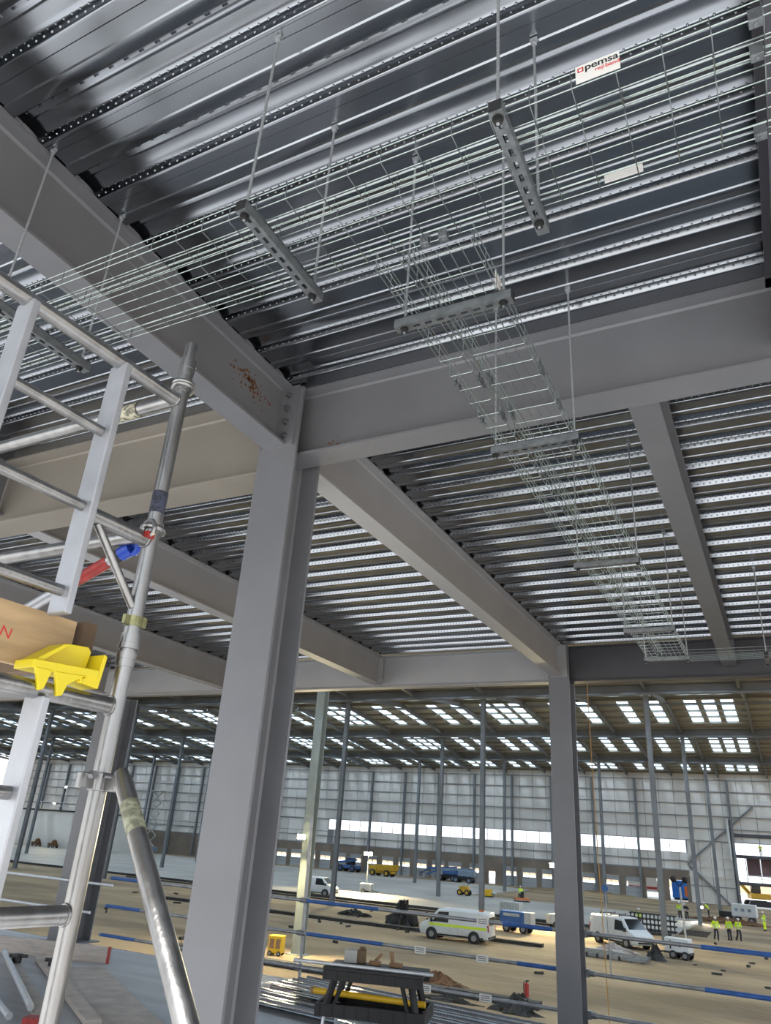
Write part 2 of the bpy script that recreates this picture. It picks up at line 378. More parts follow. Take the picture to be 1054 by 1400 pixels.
for b, x in ((by3, -.435), (by5, -5.742), (by6, -8.785)):
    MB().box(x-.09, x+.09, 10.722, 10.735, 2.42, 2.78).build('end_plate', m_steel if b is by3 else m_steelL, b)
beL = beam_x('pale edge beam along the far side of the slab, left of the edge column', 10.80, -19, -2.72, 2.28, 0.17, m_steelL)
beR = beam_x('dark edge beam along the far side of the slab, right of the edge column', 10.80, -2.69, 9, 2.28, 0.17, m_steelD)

# ================================================================== STRUCTURE: hall
HS = 1.2
ground = MB().box(-260, 200, -160, 260, G-0.3, G).build('ground', m_sand, loc=(0, 0, G)); tag(ground, kind='structure'); ground.name = 'floor_hall'
slabA = MB().box(-165, -33, 64, 112, G, G+.12).build('trim_2', m_slab); tag(slabA, kind='structure')
slabB = MB().box(-33, -8.5, 64, 86, G, G+.12).build('trim_3', m_slab); tag(slabB, kind='structure')
YW = 120.0; WT = 11.7
wall = MB().box(-165, 30, YW+.05, YW+.25, 2.85, WT).box(-165, -72, YW+.05, YW+.25, -1.1, 2.85).box(-72, -13.4, YW+.05, YW+.25, -1.1, 1.15).box(-13.4, -7.3, YW+.05, YW+.25, -5, 2.85).build('wall_back', m_girt, loc=(-40, YW, G)); tag(wall, kind='structure')
# liner panels
rows = [(2.88+1.61*k, 2.88+1.61*(k+1)-.07) for k in range(6)]
rows = [(a, min(b, WT)) for a, b in rows]
pw = 2.0917
src = MB().box(.03, pw-.03, -.06, .05, 0, 1.52).build('panel', m_clad, local=True, hs=True); src.parent = wall
first = True; rest = MB()
nx = 0
x = -8.1-pw*46
pan = []
while x < -1:
    for a, b in rows: pan.append((x, a))
    if x > -72 and x < -13.5: pan.append((x, -.98-.01))
    x += pw
x = -8.1-pw*46
pan.sort(key=lambda t: -t[0])
for i, (px, pz) in enumerate(pan):
    if i < 285:
        if first: o = src; first = False
        else: o = inst(src, 'panel', wall)
        o.location = Vector((px, YW, pz))*HS-parent_off(wall)
        if pz < 0: o.scale = (1, 1, 1.38)
    else: rest.box(px+.03, px+pw-.03, YW-.06, YW+.05, pz, pz+1.52)
for k in range(46):
    px = -72-pw*(k+1)
    for j in range(2): rest.box(px+.03, px+pw-.03, YW-.06, YW+.05, -1+j*1.9, -1+j*1.9+1.8)
    qx = -8.1-pw*(47+k)
    if qx > -165:
        for a, b in rows: rest.box(qx+.03, qx+pw-.03, YW-.06, YW+.05, a, b)
rest.build('far_panel', m_clad, wall, kind='stuff')
for k in range(4):
    MB().box(-13.2+k*1.5, -13.2+k*1.5+1.44, YW-.06, YW+.05, -4.95, 2.8).build('tall_panel', m_clad, wall)
# dock level
dock = MB()
doors = [(-54.0, 1), (-51.0, 1), (-48.1, 1), (-44.6, 1), (-41.9, 2), (-39.0, 1), (-36.0, 1), (-33.0, 1), (-30, 1), (-27, 1), (-23.9, 1), (-20.8, 1), (-17.95, 0), (-14.85, 0)]
doors = [(-54.0-3.02*k, 1) for k in range(12, 0, -1)]+doors
edges = [-165]
for c, kd in doors:
    w = .55 if kd == 2 else 1.15
    edges += [c-w, c+w]
edges.append(-13.3)
for i in range(0, len(edges), 2): dock.box(edges[i], edges[i+1], YW-.15, YW+.15, G, -1.1)
for c, kd in doors:
    w = .55 if kd == 2 else 1.15
    dock.box(c-w, c+w, YW-.15, YW+.15, -3.2 if kd == 2 else -2.35, -1.1)
tag(dock.build('wall_dock', m_dock), kind='structure')
n = 0
for c, kd in doors:
    if kd == 1:
        n += 1
        dr = MB().box(c-1.14, c+1.14, YW-.02, YW+.06, G+.02, -3.62).box(c-1.14, c+1.14, YW-.02, YW+.06, -3.0, -2.36).box(c-1.14, c-.98, YW-.02, YW+.06, -3.62, -3).box(c+.98, c+1.14, YW-.02, YW+.06, -3.62, -3).box(c-.03, c+.03, YW-.02, YW+.06, -3.62, -3).build('door_%d' % n, m_door); tag(dr, kind='structure')
        MB().box(c-.98, c+.98, YW+.01, YW+.03, -3.62, -3).build('pane', m_pane, dr)
        for zz in (-4.4, -3.8): MB().box(c-1.14, c+1.14, YW-.035, YW-.02, zz, zz+.04).build('rib', m_girt, dr)
# strip window
win = MB().box(-72, -13.4, YW-.05, YW+.1, 1.12, 1.2).box(-72, -13.4, YW-.05, YW+.1, 2.79, 2.86).build('window_1', m_girt); tag(win, kind='structure')
x = -72
while x < -13.6:
    x1 = min(x+pw, -13.4)
    MB().box(x, x1, YW+.03, YW+.05, 1.2, 2.79).build('pane', m_pane, win)
    MB().box(x-.03, x+.03, YW-.03, YW+.08, 1.2, 2.79).box(x, x1, YW, YW+.06, 1.97, 2.0).build('mullion', m_girt, win)
    x += pw
# right-hand open bay in the back wall
ob = MB().box(-7.5, -7.2, YW-.3, YW+.2, G, 5.7).box(-7.3, 30, YW-.2, YW+.2, 3.55, 4.0).box(-7.3, 30, YW-.2, YW+2.5, .95, 1.35).box(-7.3, 30, YW-.2, YW+.2, -2.35, -1.95).build('window_2', m_steelD); tag(ob, kind='structure')
for k in range(8):
    MB().box(-5.9+1.75*k, -4.25+1.75*k, YW+1.2, YW+1.3, -1.2, .95).build('panel', m_brownp, ob)
    MB().box(-6.05+1.75*k, -5.95+1.75*k, YW+1.0, YW+1.15, -2, 1).build('mullion', m_white, ob)
for zz in (-1.5, -1.1): MB().box(-7, 30, YW-.05, YW, zz, zz+.06).build('rail', m_tubel, ob)
MB().tube((-7.65, YW-.5, 0.6), (-7.65, YW-.5, 5.9), .16, 8).build('downpipe', m_white, ob)
wc = thing('wall_bracing', 'dark diagonal steel bracing on the back wall at the right', 'bracing', (-10, YW-.4, G))
for a, b in (((-13.3, YW-.3, -.2), (-4.2, YW-.3, 7.5)), ((-13.3, YW-.3, -.2), (-8.3, YW-.3, -4.9))):
    MB().bar(a, b, .22, .22).build('diagonal', m_hallst, wc)
for zz in (-2.9, -1.7, -.5, .75): MB().box(-13.3, -7.4, YW-.16, YW-.08, zz, zz+.12).build('girt', m_clad if zz > -2.5 else m_girt, wc)
# girts
for k in range(6):
    MB().box(-165, -1, YW-.22, YW-.10, 2.78+1.61*k, 2.90+1.61*k).build('girt', m_girt, wall)
for zz in (.1, -1.1): MB().box(-165, -13.3, YW-.22, YW-.10, zz-.05, zz+.07).build('girt', m_girt, wall)
# yard behind the wall
apron = MB().box(-165, 30, -60, -2.0, G, G+.03).build('trim_5', mat('apron concrete', (.50, .50, .49), .8, noise=.15, scale=.3)); tag(apron, kind='structure')
yard = MB().box(-165, 60, YW+.3, YW+60, G, G+.02).build('trim_4', mat('yard paving', (.62, .62, .6), .8)); tag(yard, kind='structure')

# ---- roof
VAL = [-7.5, 14.0, 35.5, 57.0, 78.5, 100.0, 120.3]  # first span, out of view, added to keep sun out of the hall
BAY = 12.55; X0 = -8.15
roof = MB().box(-165, 30, -7.7, -7.6, 11.2, 11.9).build('roof', m_hallst, loc=(-40, 78, 11.85)); tag(roof, kind='structure')
RO = parent_off(roof)
zv, zr = 11.85, 12.95
HB = BAY/2
bays = [(X0+HB*(-k), X0+HB*(1-k)) for k in range(-6, 25)]
pl_mesh = {}
def slope(ya, za, yb, zb):
    L = math.hypot(yb-ya, zb-za); dy, dz = (yb-ya)/L, (zb-za)/L
    def pt(x, s, n=0): return (x, ya+dy*s-dz*n, za+dz*s+dy*n)
    lo, hi = 0.16*L, 0.86*L
    if zb < za: lo, hi = .14*L, .84*L
    sh = MB()
    def panel(mb, x0, x1, s0, s1, t=.06):
        mb.add([pt(x0, s0), pt(x1, s0), pt(x1, s1), pt(x0, s1), pt(x0, s0, t), pt(x1, s0, t), pt(x1, s1, t), pt(x0, s1, t)], [(0, 3, 2, 1), (4, 5, 6, 7), (0, 1, 5, 4), (1, 2, 6, 5), (2, 3, 7, 6), (3, 0, 4, 7)])
    panel(sh, bays[-1][0], bays[0][1], 0, lo); panel(sh, bays[-1][0], bays[0][1], hi, L)
    lights = []
    for k, (b0, b1) in enumerate(bays):
        cs = (.29, .525, .76) if k % 3 == 0 else (.38, .80)
        xs = [b0]
        for c in cs: xs += [b0+c*HB-.50, b0+c*HB+.50]; lights.append((b0+c*HB-.50, b0+c*HB+.50))
        xs.append(b1)
        for i in range(0, len(xs), 2): panel(sh, xs[i], xs[i+1], lo, hi)
    sh.build('roof_sheet', m_roof, roof)
    src = None
    for a, b in lights:
        if src is None:
            mb = MB(); panel(mb, 0, b-a, lo, hi, .03); src = mb.build('rooflight', m_light, local=True, hs=True); src.parent = roof; o = src
        else: o = inst(src, 'rooflight', roof)
        o.location = Vector((a, 0, 0))*HS-RO
    npur = 6
    for i in range(npur):
        s = L*(.04+.92*i/(npur-1))
        mb = MB(); a = pt(bays[-1][0], s, -.11); b = pt(bays[0][1], s, -.11); mb.bar(a, b, .07, .20); mb.build('purlin', m_purlin, roof)
    src = None
    for b0, b1 in bays:
        if src is None:
            mb = MB(); a = Vector(pt(0, 0.1, -.42)); b = Vector(pt(0, L-.1, -.42)); mb.bar(a+Vector((0, 0, .18)), b+Vector((0, 0, .18)), .2, .05); mb.bar(a-Vector((0, 0, .18)), b-Vector((0, 0, .18)), .2, .05); mb.bar(a, b, .05, .34)
            src = mb.build('rafter', m_hallst, local=True, hs=True); src.parent = roof; o = src
        else: o = inst(src, 'rafter', roof)
        o.location = Vector((b0, 0, 0))*HS-RO
for i in range(6):
    yr = (VAL[i]+VAL[i+1])/2
    slope(VAL[i], zv, yr, zr); slope(yr, zr, VAL[i+1], zv)
    MB().bar((bays[-1][0], yr, zr-.7), (bays[0][1], yr, zr-.7), .12, .12).build('ridge_tie', m_hallst, roof)
for y in VAL[:6]:
    MB().prism(isec(y, 11.72, .3, .62, .03, .03), 'x', bays[-1][0], bays[0][1]).build('valley_beam', m_hallst, roof)
    MB().box(bays[-1][0], bays[0][1], y-.3, y+.3, 11.74, 11.86).build('gutter', m_clad, roof)
    MB().tube((bays[-1][0], y-.55, 10.95), (bays[0][1], y-.55, 10.95), .11, 8).build('drain_pipe', m_hallst, roof)
wf = MB().box(-165, -19, 6.6, 6.8, G, 11.7).build('wall_sunblock', m_clad); tag(wf, kind='structure')  # added wall out of view, keeps sun off the hall's left side
wl = MB().box(-165.3, -165, 30, 121, G, 13).build('wall_left', m_clad); tag(wl, kind='structure')

# ---- hall columns
def hall_col(x, y, top, w, d, label, m=m_hallst):
    t = thing('hall_column', label, 'column', (x, y, G), 0, 'slender hall columns')
    MB().prism(hsec(x, y-d/2, y+d/2, w, .03, .02), 'z', G+.03, top).build('shaft', m, t)
    MB().box(x-w, x+w, y-d*.8, y+d*.8, G, G+.03).build('base_plate', m, t)
    return t
ordn = ['first', 'second', 'third', 'fourth', 'fifth', 'sixth', 'seventh', 'eighth', 'ninth', 'tenth', 'eleventh', 'twelfth', 'thirteenth']
rown = {57.0: 'nearest row', 78.5: 'middle row', 100.0: 'farthest free-standing row'}
hall_col(X0-BAY*1.01, 33.0, 11.2, .46, .46, 'thick grey hall column with green tint lit by a work lamp at its side', mat('lamp lit steel', (.30, .33, .30), .5, noise=.1, scale=2))  # green cast of the light is put into this column's steel colour
for y in VAL[3:6]:
    for k in range(8 if y < 99 else 9):
        hall_col(X0-BAY*k, y, 11.15, .34, .34, 'slender grey hall column in the %s, %s from the right' % (rown[y], ordn[k]))
for k in range(0, 26):
    x = X0-BAY/2*k+1.0
    if x > -14 and x < -8: continue
    o = MB().prism(hsec(x, YW-.65, YW-.2, .28, .03, .02), 'z', G if x < -14 or x > -7.6 else G, 10.9).build('wall_post', m_hallst, wall)

# ================================================================== CABLE BASKETS
HS = 1.0
def tray(label, axis, a0, a1, c0, c1, z, h, nb, sp, ends=True):
    t = thing('wire_basket_tray', label, 'cable tray', ((a0+a1)/2, (c0+c1)/2, z) if axis == 'x' else ((c0+c1)/2, (a0+a1)/2, z), 0, 'wire mesh cable trays')
    def W_(a, c, zz): return (a, c, zz) if axis == 'x' else (c, a, zz)
    pos = [(c0+(c1-c0)*i/(nb-1), z) for i in range(nb)]+[(c0-.002, z+h*.5), (c0-.003, z+h), (c1+.002, z+h*.5), (c1+.003, z+h)]
    for c, zz in pos:
        MB().tube(W_(a0, c, zz+.002), W_(a1, c, zz+.002), .0020, 6).build('longitudinal_wire', m_wire, t, smooth=50)
    n = int((a1-a0)/sp); src = None
    for i in range(n+1):
        a = a0+.02+i*sp
        if a > a1: break
        if src is None:
            mb = MB().path([W_(0, c0-.004, h+.012), W_(0, c0-.004, .006), W_(0, c0+.002, -.002), W_(0, c1-.002, -.002), W_(0, c1+.004, .006), W_(0, c1+.004, h+.012)], .0018, 6)
            src = mb.build('cross_wire', m_wireshade if axis == 'x' else m_wire, local=True, smooth=50); src.parent = t; o = src
        else: o = inst(src, 'cross_wire', t)
        o.location = Vector(W_(a, 0, z))-Vector(t.location)
    return t
tA = tray('narrow wire basket tray carrying the printed brand label, in front of the wider one', 'x', -5.5, 2.2, 1.392, 1.498, 1.918, .058, 3, .1185)
tB = tray('wider wire basket tray with a blank white label, running left to right under the deck', 'x', -5.5, 2.2, 1.530, 1.758, 1.918, .058, 6, .1185)
tC = tray('narrow wire basket tray running away from the camera, left of the wide one', 'y', 1.77, 7.95, -1.078, -.975, 1.8965, .075, 3, .1185)
tD = tray('wide wire basket tray running away from the camera towards the dark edge beam', 'y', 1.78, 7.95, -.930, -.708, 1.8965, .075, 6, .1185)
tE = tray('short far wire basket tray turning right along the dark edge beam', 'x', -.70, 1.8, 8.02, 8.24, 1.925, .065, 6, .1185)
# labels on trays
def text_obj(txt, size, m, parent, loc, rot, name='lettering', bold=0.0, sx=1.0):
    cu = bpy.data.curves.new(name, 'FONT'); cu.body = txt; cu.size = size; cu.offset = bold; cu.align_x = 'LEFT'
    o = bpy.data.objects.new('tmp', cu); COL.objects.link(o)
    dg = bpy.context.evaluated_depsgraph_get(); me = bpy.data.meshes.new_from_object(o.evaluated_get(dg))
    bpy.data.objects.remove(o)
    me.materials.clear(); me.materials.append(m)
    q = bpy.data.objects.new(name, me); COL.objects.link(q); q.parent = parent; q.location = loc; q.rotation_euler = rot; q.scale = (sx, 1, 1)
    return q
lb = MB().box(-.252, -.134, 1.3845, 1.3865, 1.922, 1.990).build('brand_label', m_label, tA, label='white printed brand label')
LO = Vector(lb.location)+Vector(tA.location)
def onlab(x, y, z): return Vector((x, y, z))-parent_off(lb)
text_obj('pemsa', .036, m_ink, lb, onlab(-.227, 1.3838, 1.963), (R(90), 0, 0), bold=.0004, sx=.98)
text_obj('pemsa', .036, m_ink, lb, onlab(-.2263, 1.3839, 1.963), (R(90), 0, 0), bold=.0004, sx=.98)
text_obj('reji', .020, m_inkr, lb, onlab(-.200, 1.3838, 1.945), (R(90), 0, 0), bold=.0002)
text_obj('band', .020, m_inkr, lb, onlab(-.172, 1.3838, 1.945), (R(90), 0, 0), bold=.0004)
MB().box(-.246, -.230, 1.3836, 1.3844, 1.963, 1.966).box(-.246, -.230, 1.3836, 1.3844, 1.977, 1.980).box(-.246, -.243, 1.3836, 1.3844, 1.963, 1.980).box(-.233, -.230, 1.3836, 1.3844, 1.963, 1.980).build('logo_square', m_inkr, lb)
MB().box(-.250, -.134, 1.752, 1.754, 1.928, 1.968).build('blank_label', m_label, tB, label='blank white label')
for t_, ps in ((tA, ((.19, 1.40), (.19, 1.495))), (tB, ((.19, 1.752), (-.80, 1.755), (-.87, 1.755)))):
    for x, y in ps:
        MB().box(x-.016, x+.016, y-.012, y-.009, 1.914, 1.955).box(x-.016, x+.016, y-.012, y+.012, 1.911, 1.914).box(x-.016, x+.016, y+.009, y+.012, 1.914, 1.945).tube((x, y, 1.905), (x, y, 1.916), .006, 8).build('splice_clip', m_zinc, t_, bevel=.001)
for t_, xs in ((tC, (-1.085, -.975)), (tD, (-.93, -.70))):
    for x in xs:
        for y in (2.62, 2.93):
            MB().box(x-.006, x+.006, y-.05, y+.05, 1.915, 1.919).box(x-.006, x+.006, y-.012, y+.012, 1.897, 1.935).box(x-.006, x+.006, y-.05, y-.035, 1.90, 1.94).build('splice_clip', m_zinc, t_)
MB().box(-.708, -.705, 2.03, 2.09, 1.915, 1.975).build('blank_label', m_label, tD, label='white label seen edge-on')
def hanger(label, axis, a0, a1, c, z, rods, cap0=False, top=2.80):
    # slotted strut channel along axis from a0 to a1 at c; z underside; rods: positions along the axis
    t = thing('trapeze_hanger', label, 'hanger', ((a0+a1)/2, c, z) if axis == 'x' else (c, (a0+a1)/2, z), 0, 'strut channel trapeze hangers')
    L = a1-a0; mb = MB(); w = .0205
    def B(u0, u1, v0, v1, z0, z1):
        if axis == 'x': mb.box(u0, u1, c+v0, c+v1, z0, z1)
        else: mb.box(c+v0, c+v1, u0, u1, z0, z1)
    B(a0, a1, -w, -w+.0025, z, z+.041); B(a0, a1, w-.0025, w, z, z+.041)
    B(a0, a1, -w, -w+.009, z+.0385, z+.041); B(a0, a1, w-.009, w, z+.0385, z+.041)
    B(a0, a1, -w+.0025, -.0065, z, z+.0025); B(a0, a1, .0065, w-.0025, z, z+.0025)
    u = a0; k = 0; ns = int(L/.05); off = (L-ns*.05)/2
    prev = a0
    for k in range(ns):
        s0 = a0+off+k*.05+.011; B(prev, s0, -.0065, .0065, z, z+.0025); prev = s0+.028
    B(prev, a1, -.0065, .0065, z, z+.0025)
    mb.build('strut_channel', m_zinc, t)
    if cap0:
        mb = MB()
        if axis == 'y': mb.box(c-w+.002, c+w-.002, a0-.003, a0+.01, z+.002, z+.040)
        else: mb.box(a1-.01, a1+.003, c-w+.002, c+w-.002, z+.002, z+.040)
        mb.build('end_cap', m_black, t)
    for r in rods:
        x, y = (r, c) if axis == 'x' else (c, r)
        MB().tube((x, y, z-.022), (x, y, top), .0052, 8).build('threaded_rod', m_rod, t, smooth=40)
        MB().tube((x, y, z-.004), (x, y, z), .0165, 14).tube((x, y, z-.019), (x, y, z-.004), .0125, 6).build('nut', m_blackn, t, smooth=40)
        MB().tube((x, y, z+.041), (x, y, z+.052), .0115, 6).build('nut', m_rod, t)
        MB().tube((x, y, top-.028), (x, y, top-.012), .011, 6).box(x-.014, x+.014, y-.008, y+.008, top-.012, top+.002).build('deck_anchor', m_rod, t)
    return t
m_blackn = mat('dark nut', (.05, .05, .05), .4, .7)
hanger('slotted strut hanger behind the scaffold top rail at far left', 'y', 1.335, 1.83, -2.605, 1.872, (1.362, 1.788), True)
hanger('slotted strut hanger in the upper left holding the main trays', 'y', 1.335, 1.83, -1.352, 1.872, (1.362, 1.788), True)
hanger('slotted strut hanger in the upper centre nearest to the camera', 'y', 1.335, 1.83, -.468, 1.872, (1.362, 1.775), True)
hanger('first strut hanger across the second basket run, nearest the camera', 'x', -1.135, -.655, 2.075, 1.852, (-1.098, -.690), True)
hanger('strut hanger just below the deep grey beam, second along the run', 'x', -1.118, -.668, 3.172, 1.852, (-1.098, -.690), True)
hanger('strut hanger third along the second basket run', 'x', -1.125, -.68, 4.96, 1.8535, (-1.098, -.690), True)
hanger('strut hanger fourth along the second basket run', 'x', -1.11, -.67, 6.75, 1.8535, (-1.095, -.690), True)
hanger('strut hanger at the far end of the second basket run', 'x', -1.105, -.67, 7.86, 1.8535, (-1.095, -.690), True)
hanger('strut hanger at the right edge carrying the short far tray', 'y', 7.92, 8.34, .02, 1.878, (7.96, 8.30), True)
hanger('strut hanger high on the right near the top corner', 'y', 1.335, 1.83, .95, 1.872, (1.362, 1.788), True)

# ================================================================== EDGE PROTECTION
def rail(label, x0, x1, y, z, m, blues=(), r=.0242, tags=()):
    t = thing('guard_rail', label, 'guard rail', ((x0+x1)/2, y, z), 0, 'scaffold tube guard rails')
    MB().tube((x0, y, z), (x1, y, z), r, 12).build('rail_tube', m, t, smooth=40)
    for a, b in blues: MB().tube((a, y, z), (b, y, z), r+.003, 12).build('blue_sleeve', m_blue, t, smooth=40)
    for x in tags:
        MB().box(x-.085, x+.085, y-.034, y-.029, z-.045, z+.045).build('tag_plate', m_label, t, label='white notice tag')
        for q in (-.028, -.004, .018): MB().box(x-.065, x+.06, y-.036, y-.034, z+q, z+q+.010).build('tag_print', m_steel, t)
    return t
lv = ('top', 'middle', 'bottom')
for z, n_, bl, tg in ((-.925, 'top', ((-6.9, -5.55), (-3.65, -2.97)), (-3.93,)), (-1.365, 'middle', ((-6.75, -5.45), (-3.45, -2.93)), (-4.85, -3.93)), (-1.81, 'bottom', ((-6.2, -5.2),), (-4.75, -3.88))):
    rail('%s guard rail between the foreground column and the edge column' % n_, -11.0, -2.9, 10.90, z, m_tube, bl+((-10.95, -10.15),), tags=tg)
for z, n_ in ((-.925, 'top'), (-1.365, 'middle'), (-1.81, 'bottom')):
    rail('%s guard rail right of the edge column with long blue sleeve' % n_, -2.47, 6.0, 10.90, z, m_tube, ((-1.15, .6),))
rail('upper pale tube rail left of the slab corner column with cut end', -18.5, -10.55, 10.55, -1.01, m_tubel)
rail('lower pale tube rail left of the slab corner column with cut end', -18.5, -10.96, 10.55, -1.46, m_tubel)
st = thing('guard_rail_post', 'upright scaffold tube post of the guard rail between the columns', 'post', (-6.84, 10.96, -2.25))
MB().tube((-6.84, 10.955, -2.2), (-6.90, 10.955, .27), .0242, 12).build('tube', m_tube, st, smooth=40)
for z in (-.925, -1.365, -1.81): MB().box(-6.90, -6.82, 10.88, 10.99, z-.04, z+.04).tube((-6.93, 10.90, z), (-6.80, 10.90, z), .034, 10).build('coupler', m_bolt, st, bevel=.006)
for x, lab, yy in ((-2.50, 'clamps', 10.90),):
    for z in (-.925, -1.365, -1.81): MB().box(-2.555, -2.50, 10.87, 10.93, z-.045, z+.045).tube((-2.51, 10.90, z), (-2.44, 10.90, z), .036, 10).build('coupler', m_zinc, c2, bevel=.005)
rp = thing('hanging_rope', 'thin orange rope hanging beside the edge column', 'rope', (-2.27, 10.98, -2.2))
MB().path([(-2.38, 10.97, 2.27), (-2.36, 10.97, .8), (-2.33, 10.97, -.6), (-2.30, 10.97, -2.1)], .006, 6).build('rope', m_rope, rp)

# ================================================================== SCAFFOLD TOWER
P0 = Vector((-1.784, 1.654, 0)); D0 = Vector((.069, .998, 0)).normalized(); N0 = Vector((D0.y, -D0.x, 0))
def T(t, z, o=0.0): return P0+D0*t+N0*o+Vector((0, 0, z))
tw = thing('scaffold_tower', 'aluminium access tower frame with built-in ladder and braces at the left', 'scaffold tower', (P0.x, P0.y, FL))
TR = .0254
def tb(p, q, r, name='tube', m=m_alu, n=16): return MB().tube(p, q, r, n).build(name, m, tw, smooth=40)
tb(T(0, .545), T(0, 1.535), TR, 'upper_post'); tb(T(0, FL+.02), T(0, .53), TR, 'lower_post')
MB().tube(T(0, 1.535), T(0, 1.668), .0215, 16).ring(T(0, 1.668), (0, 0, 1), .015, .0215, .002).build('spigot', m_alu, tw, smooth=40)
MB().tube(T(0, 1.53), T(0, 1.60), .0285, 16).tube(T(0, 1.555), T(0, 1.565), .031, 16).build('spigot_collar', m_alu, tw, smooth=40)
MB().sphere(T(.028, 1.58, .012), .006).build('rivet', m_bolt, tw)
hk = MB().torus(T(0, 1.492), (0.1, -.1, 1), .034, .009).torus(T(0, 1.472), (-.12, .05, 1), .035, .008).tube(T(0, 1.455), T(0, 1.51), .031, 16).build('brace_hook', m_alu, tw, smooth=50)
hk2 = MB().torus(T(0, .905), (0, .1, 1), .034, .010).tube(T(0, .885), T(0, .93), .032, 16).torus(T(-.035, .892, .02), D0, .03, .008, 12, 6).build('brace_hook', m_alu, tw, smooth=50)
MB().cbox(T(-.035, .868, .03), (.02, .03, .02)).build('trigger', m_red, tw)
MB().tube(T(0, .965), T(0, 1.045), .0262, 16).build('worn_tape', m_tape, tw, smooth=40)
tb(T(-.95, 1.411), T(-.02, 1.411), TR, 'top_rail')
tb(T(-.26, .862), T(-.02, .862), TR, 'short_rail')
tb(T(-.213, .842), T(-.018, .632), .0135, 'knee_brace')
def stile(t0, z0, z1):
    MB().bar(T(t0+.0125, z0), T(t0+.0125, z1), .025, .084, N0).build('ladder_stile', m_aluL, tw, bevel=.004)
stile(-.278, .535, 1.40); stile(-.63, .535, 1.40); stile(-.278, FL+.12, .30); stile(-.63, FL+.12, .30)
for z in (1.139, .876, .604, .05, -.21, -.48, -.75, -1.02, -1.3, -1.57): tb(T(-.615, z), T(-.27, z), .0175, 'ladder_rung', m_alu, 12)
tb(T(-.95, .318), T(-.02, .318), TR, 'frame_rail')
for z in (-.24, -.80, -1.36): tb(T(-.26, z), T(-.02, z), TR, 'short_rail')
# weld beads
for z in (1.411, .862, .318, -.24): MB().torus(T(-.026, z), D0, .0262, .004, 16, 6).build('weld_bead', m_alu, tw, smooth=60)
MB().tube(T(0, .515), T(0, .545), .030, 18).ring(T(0, .505), (0, 0, 1), .026, .0325, .018, 18).ring(T(0, .475), (0, 0, 1), .026, .0315, .02, 18).tube(T(0, .44), T(0, .47), .029, 18).build('joint_collar', m_alu, tw, smooth=40)
MB().ring(T(0, .585), (0, 0, 1), .0258, .0295, .032, 14).cbox(T(.02, .585, .022), (.012, .018, .034)).cbox(T(-.03, .585, .005), (.012, .03, .03)).build('interlock_clip', m_gold, tw)
# second upright of the same frame plus far frame, seen only from the side
for p in (T(-.95, 0), T(-.95, 0, -1.85), T(0, 0, -1.85)):
    tb(p+Vector((0, 0, FL+.02)), p+Vector((0, 0, 1.55)), TR, 'far_post')
for z in (1.411, .862, .318, -.24): tb(T(-.95, z, -1.85), T(0, z, -1.85), TR, 'frame_rail')
for p in (T(0, 0), T(-.95, 0), T(-.95, 0, -1.85), T(0, 0, -1.85)):
    MB().tube(p+Vector((0, 0, FL)), p+Vector((0, 0, FL+.03)), .06, 12).build('foot', m_bolt, tw)
tb((-1.86, 1.715, 1.482), (-3.62, 1.735, 1.482), TR, 'horizontal_brace'); 
MB().tube((-2.06, 1.717, 1.482), (-2.20, 1.719, 1.482), .030, 16).build('brace_sleeve', mat('worn cream sleeve', (.55, .52, .38), .6, 0, noise=.7, scale=60, lo=.45, hi=.55), tw, smooth=40)
tb((-1.86, 1.715, .925), (-3.62, 1.735, .925), TR, 'horizontal_brace')
bw = tb((-1.99, 1.75, .892), (-3.62, 1.76, .26), .0205, 'diagonal_brace', m_aluL)
MB().tube((-2.075, 1.7505, .859), (-2.265, 1.752, .785), .0225, 14).build('red_label', m_red, tw, smooth=40, label='red and white wrapped label')
MB().torus((-1.955, 1.748, .905), (0.35, 1, .1), .028, .011, 16, 8).tube((-2.02, 1.75, .880), (-1.975, 1.75, .898), .026, 12).build('brace_end_hook', m_bluep, tw, smooth=50, label='blue plastic hook end')
MB().tube((-2.045, 1.7502, .870), (-2.018, 1.75, .881), .0245, 12).build('hook_sleeve', m_black, tw, smooth=40)
# stabiliser clamp and leg
MB().ring(T(0, .103), (0, 0, 1), .0256, .033, .050, 20).cbox(T(-.052, .103, .0), (.02, .05, .044), 0).cbox(T(.02, .10, .045), (.05, .045, .045), 0).build('stabiliser_clamp', m_alu, tw, bevel=.003)
MB().tube(T(-.06, .118, .03), T(-.06, .118, .05), .012, 6).tube(T(-.02, .118, .038), T(.05, .118, .062), .007, 8).build('clamp_bolt', m_bolt, tw)
sa, sb = Vector((-1.672, 1.622, .125)), Vector((-1.16, 1.41, -.33)); sd = (sb-sa).normalized()
send = sa+sd*((sa.z-FL-.05)/-sd.z)
MB().tube(sa, sa+sd*.03, .021, 16).tube(sa+sd*.03, send, .0254, 18).build('stabiliser_leg', m_alu, tw, smooth=40)
MB().tube(send, send-Vector((0, 0, .05)), .05, 12).build('rubber_foot', m_black, tw)
MB().tube(sa+sd*.13, sa+sd*.24, .0259, 18).build('worn_sticker', mat('worn green sticker', (.42, .42, .30), .6, 0, noise=.5, scale=40, lo=.45, hi=.6), tw, smooth=40)
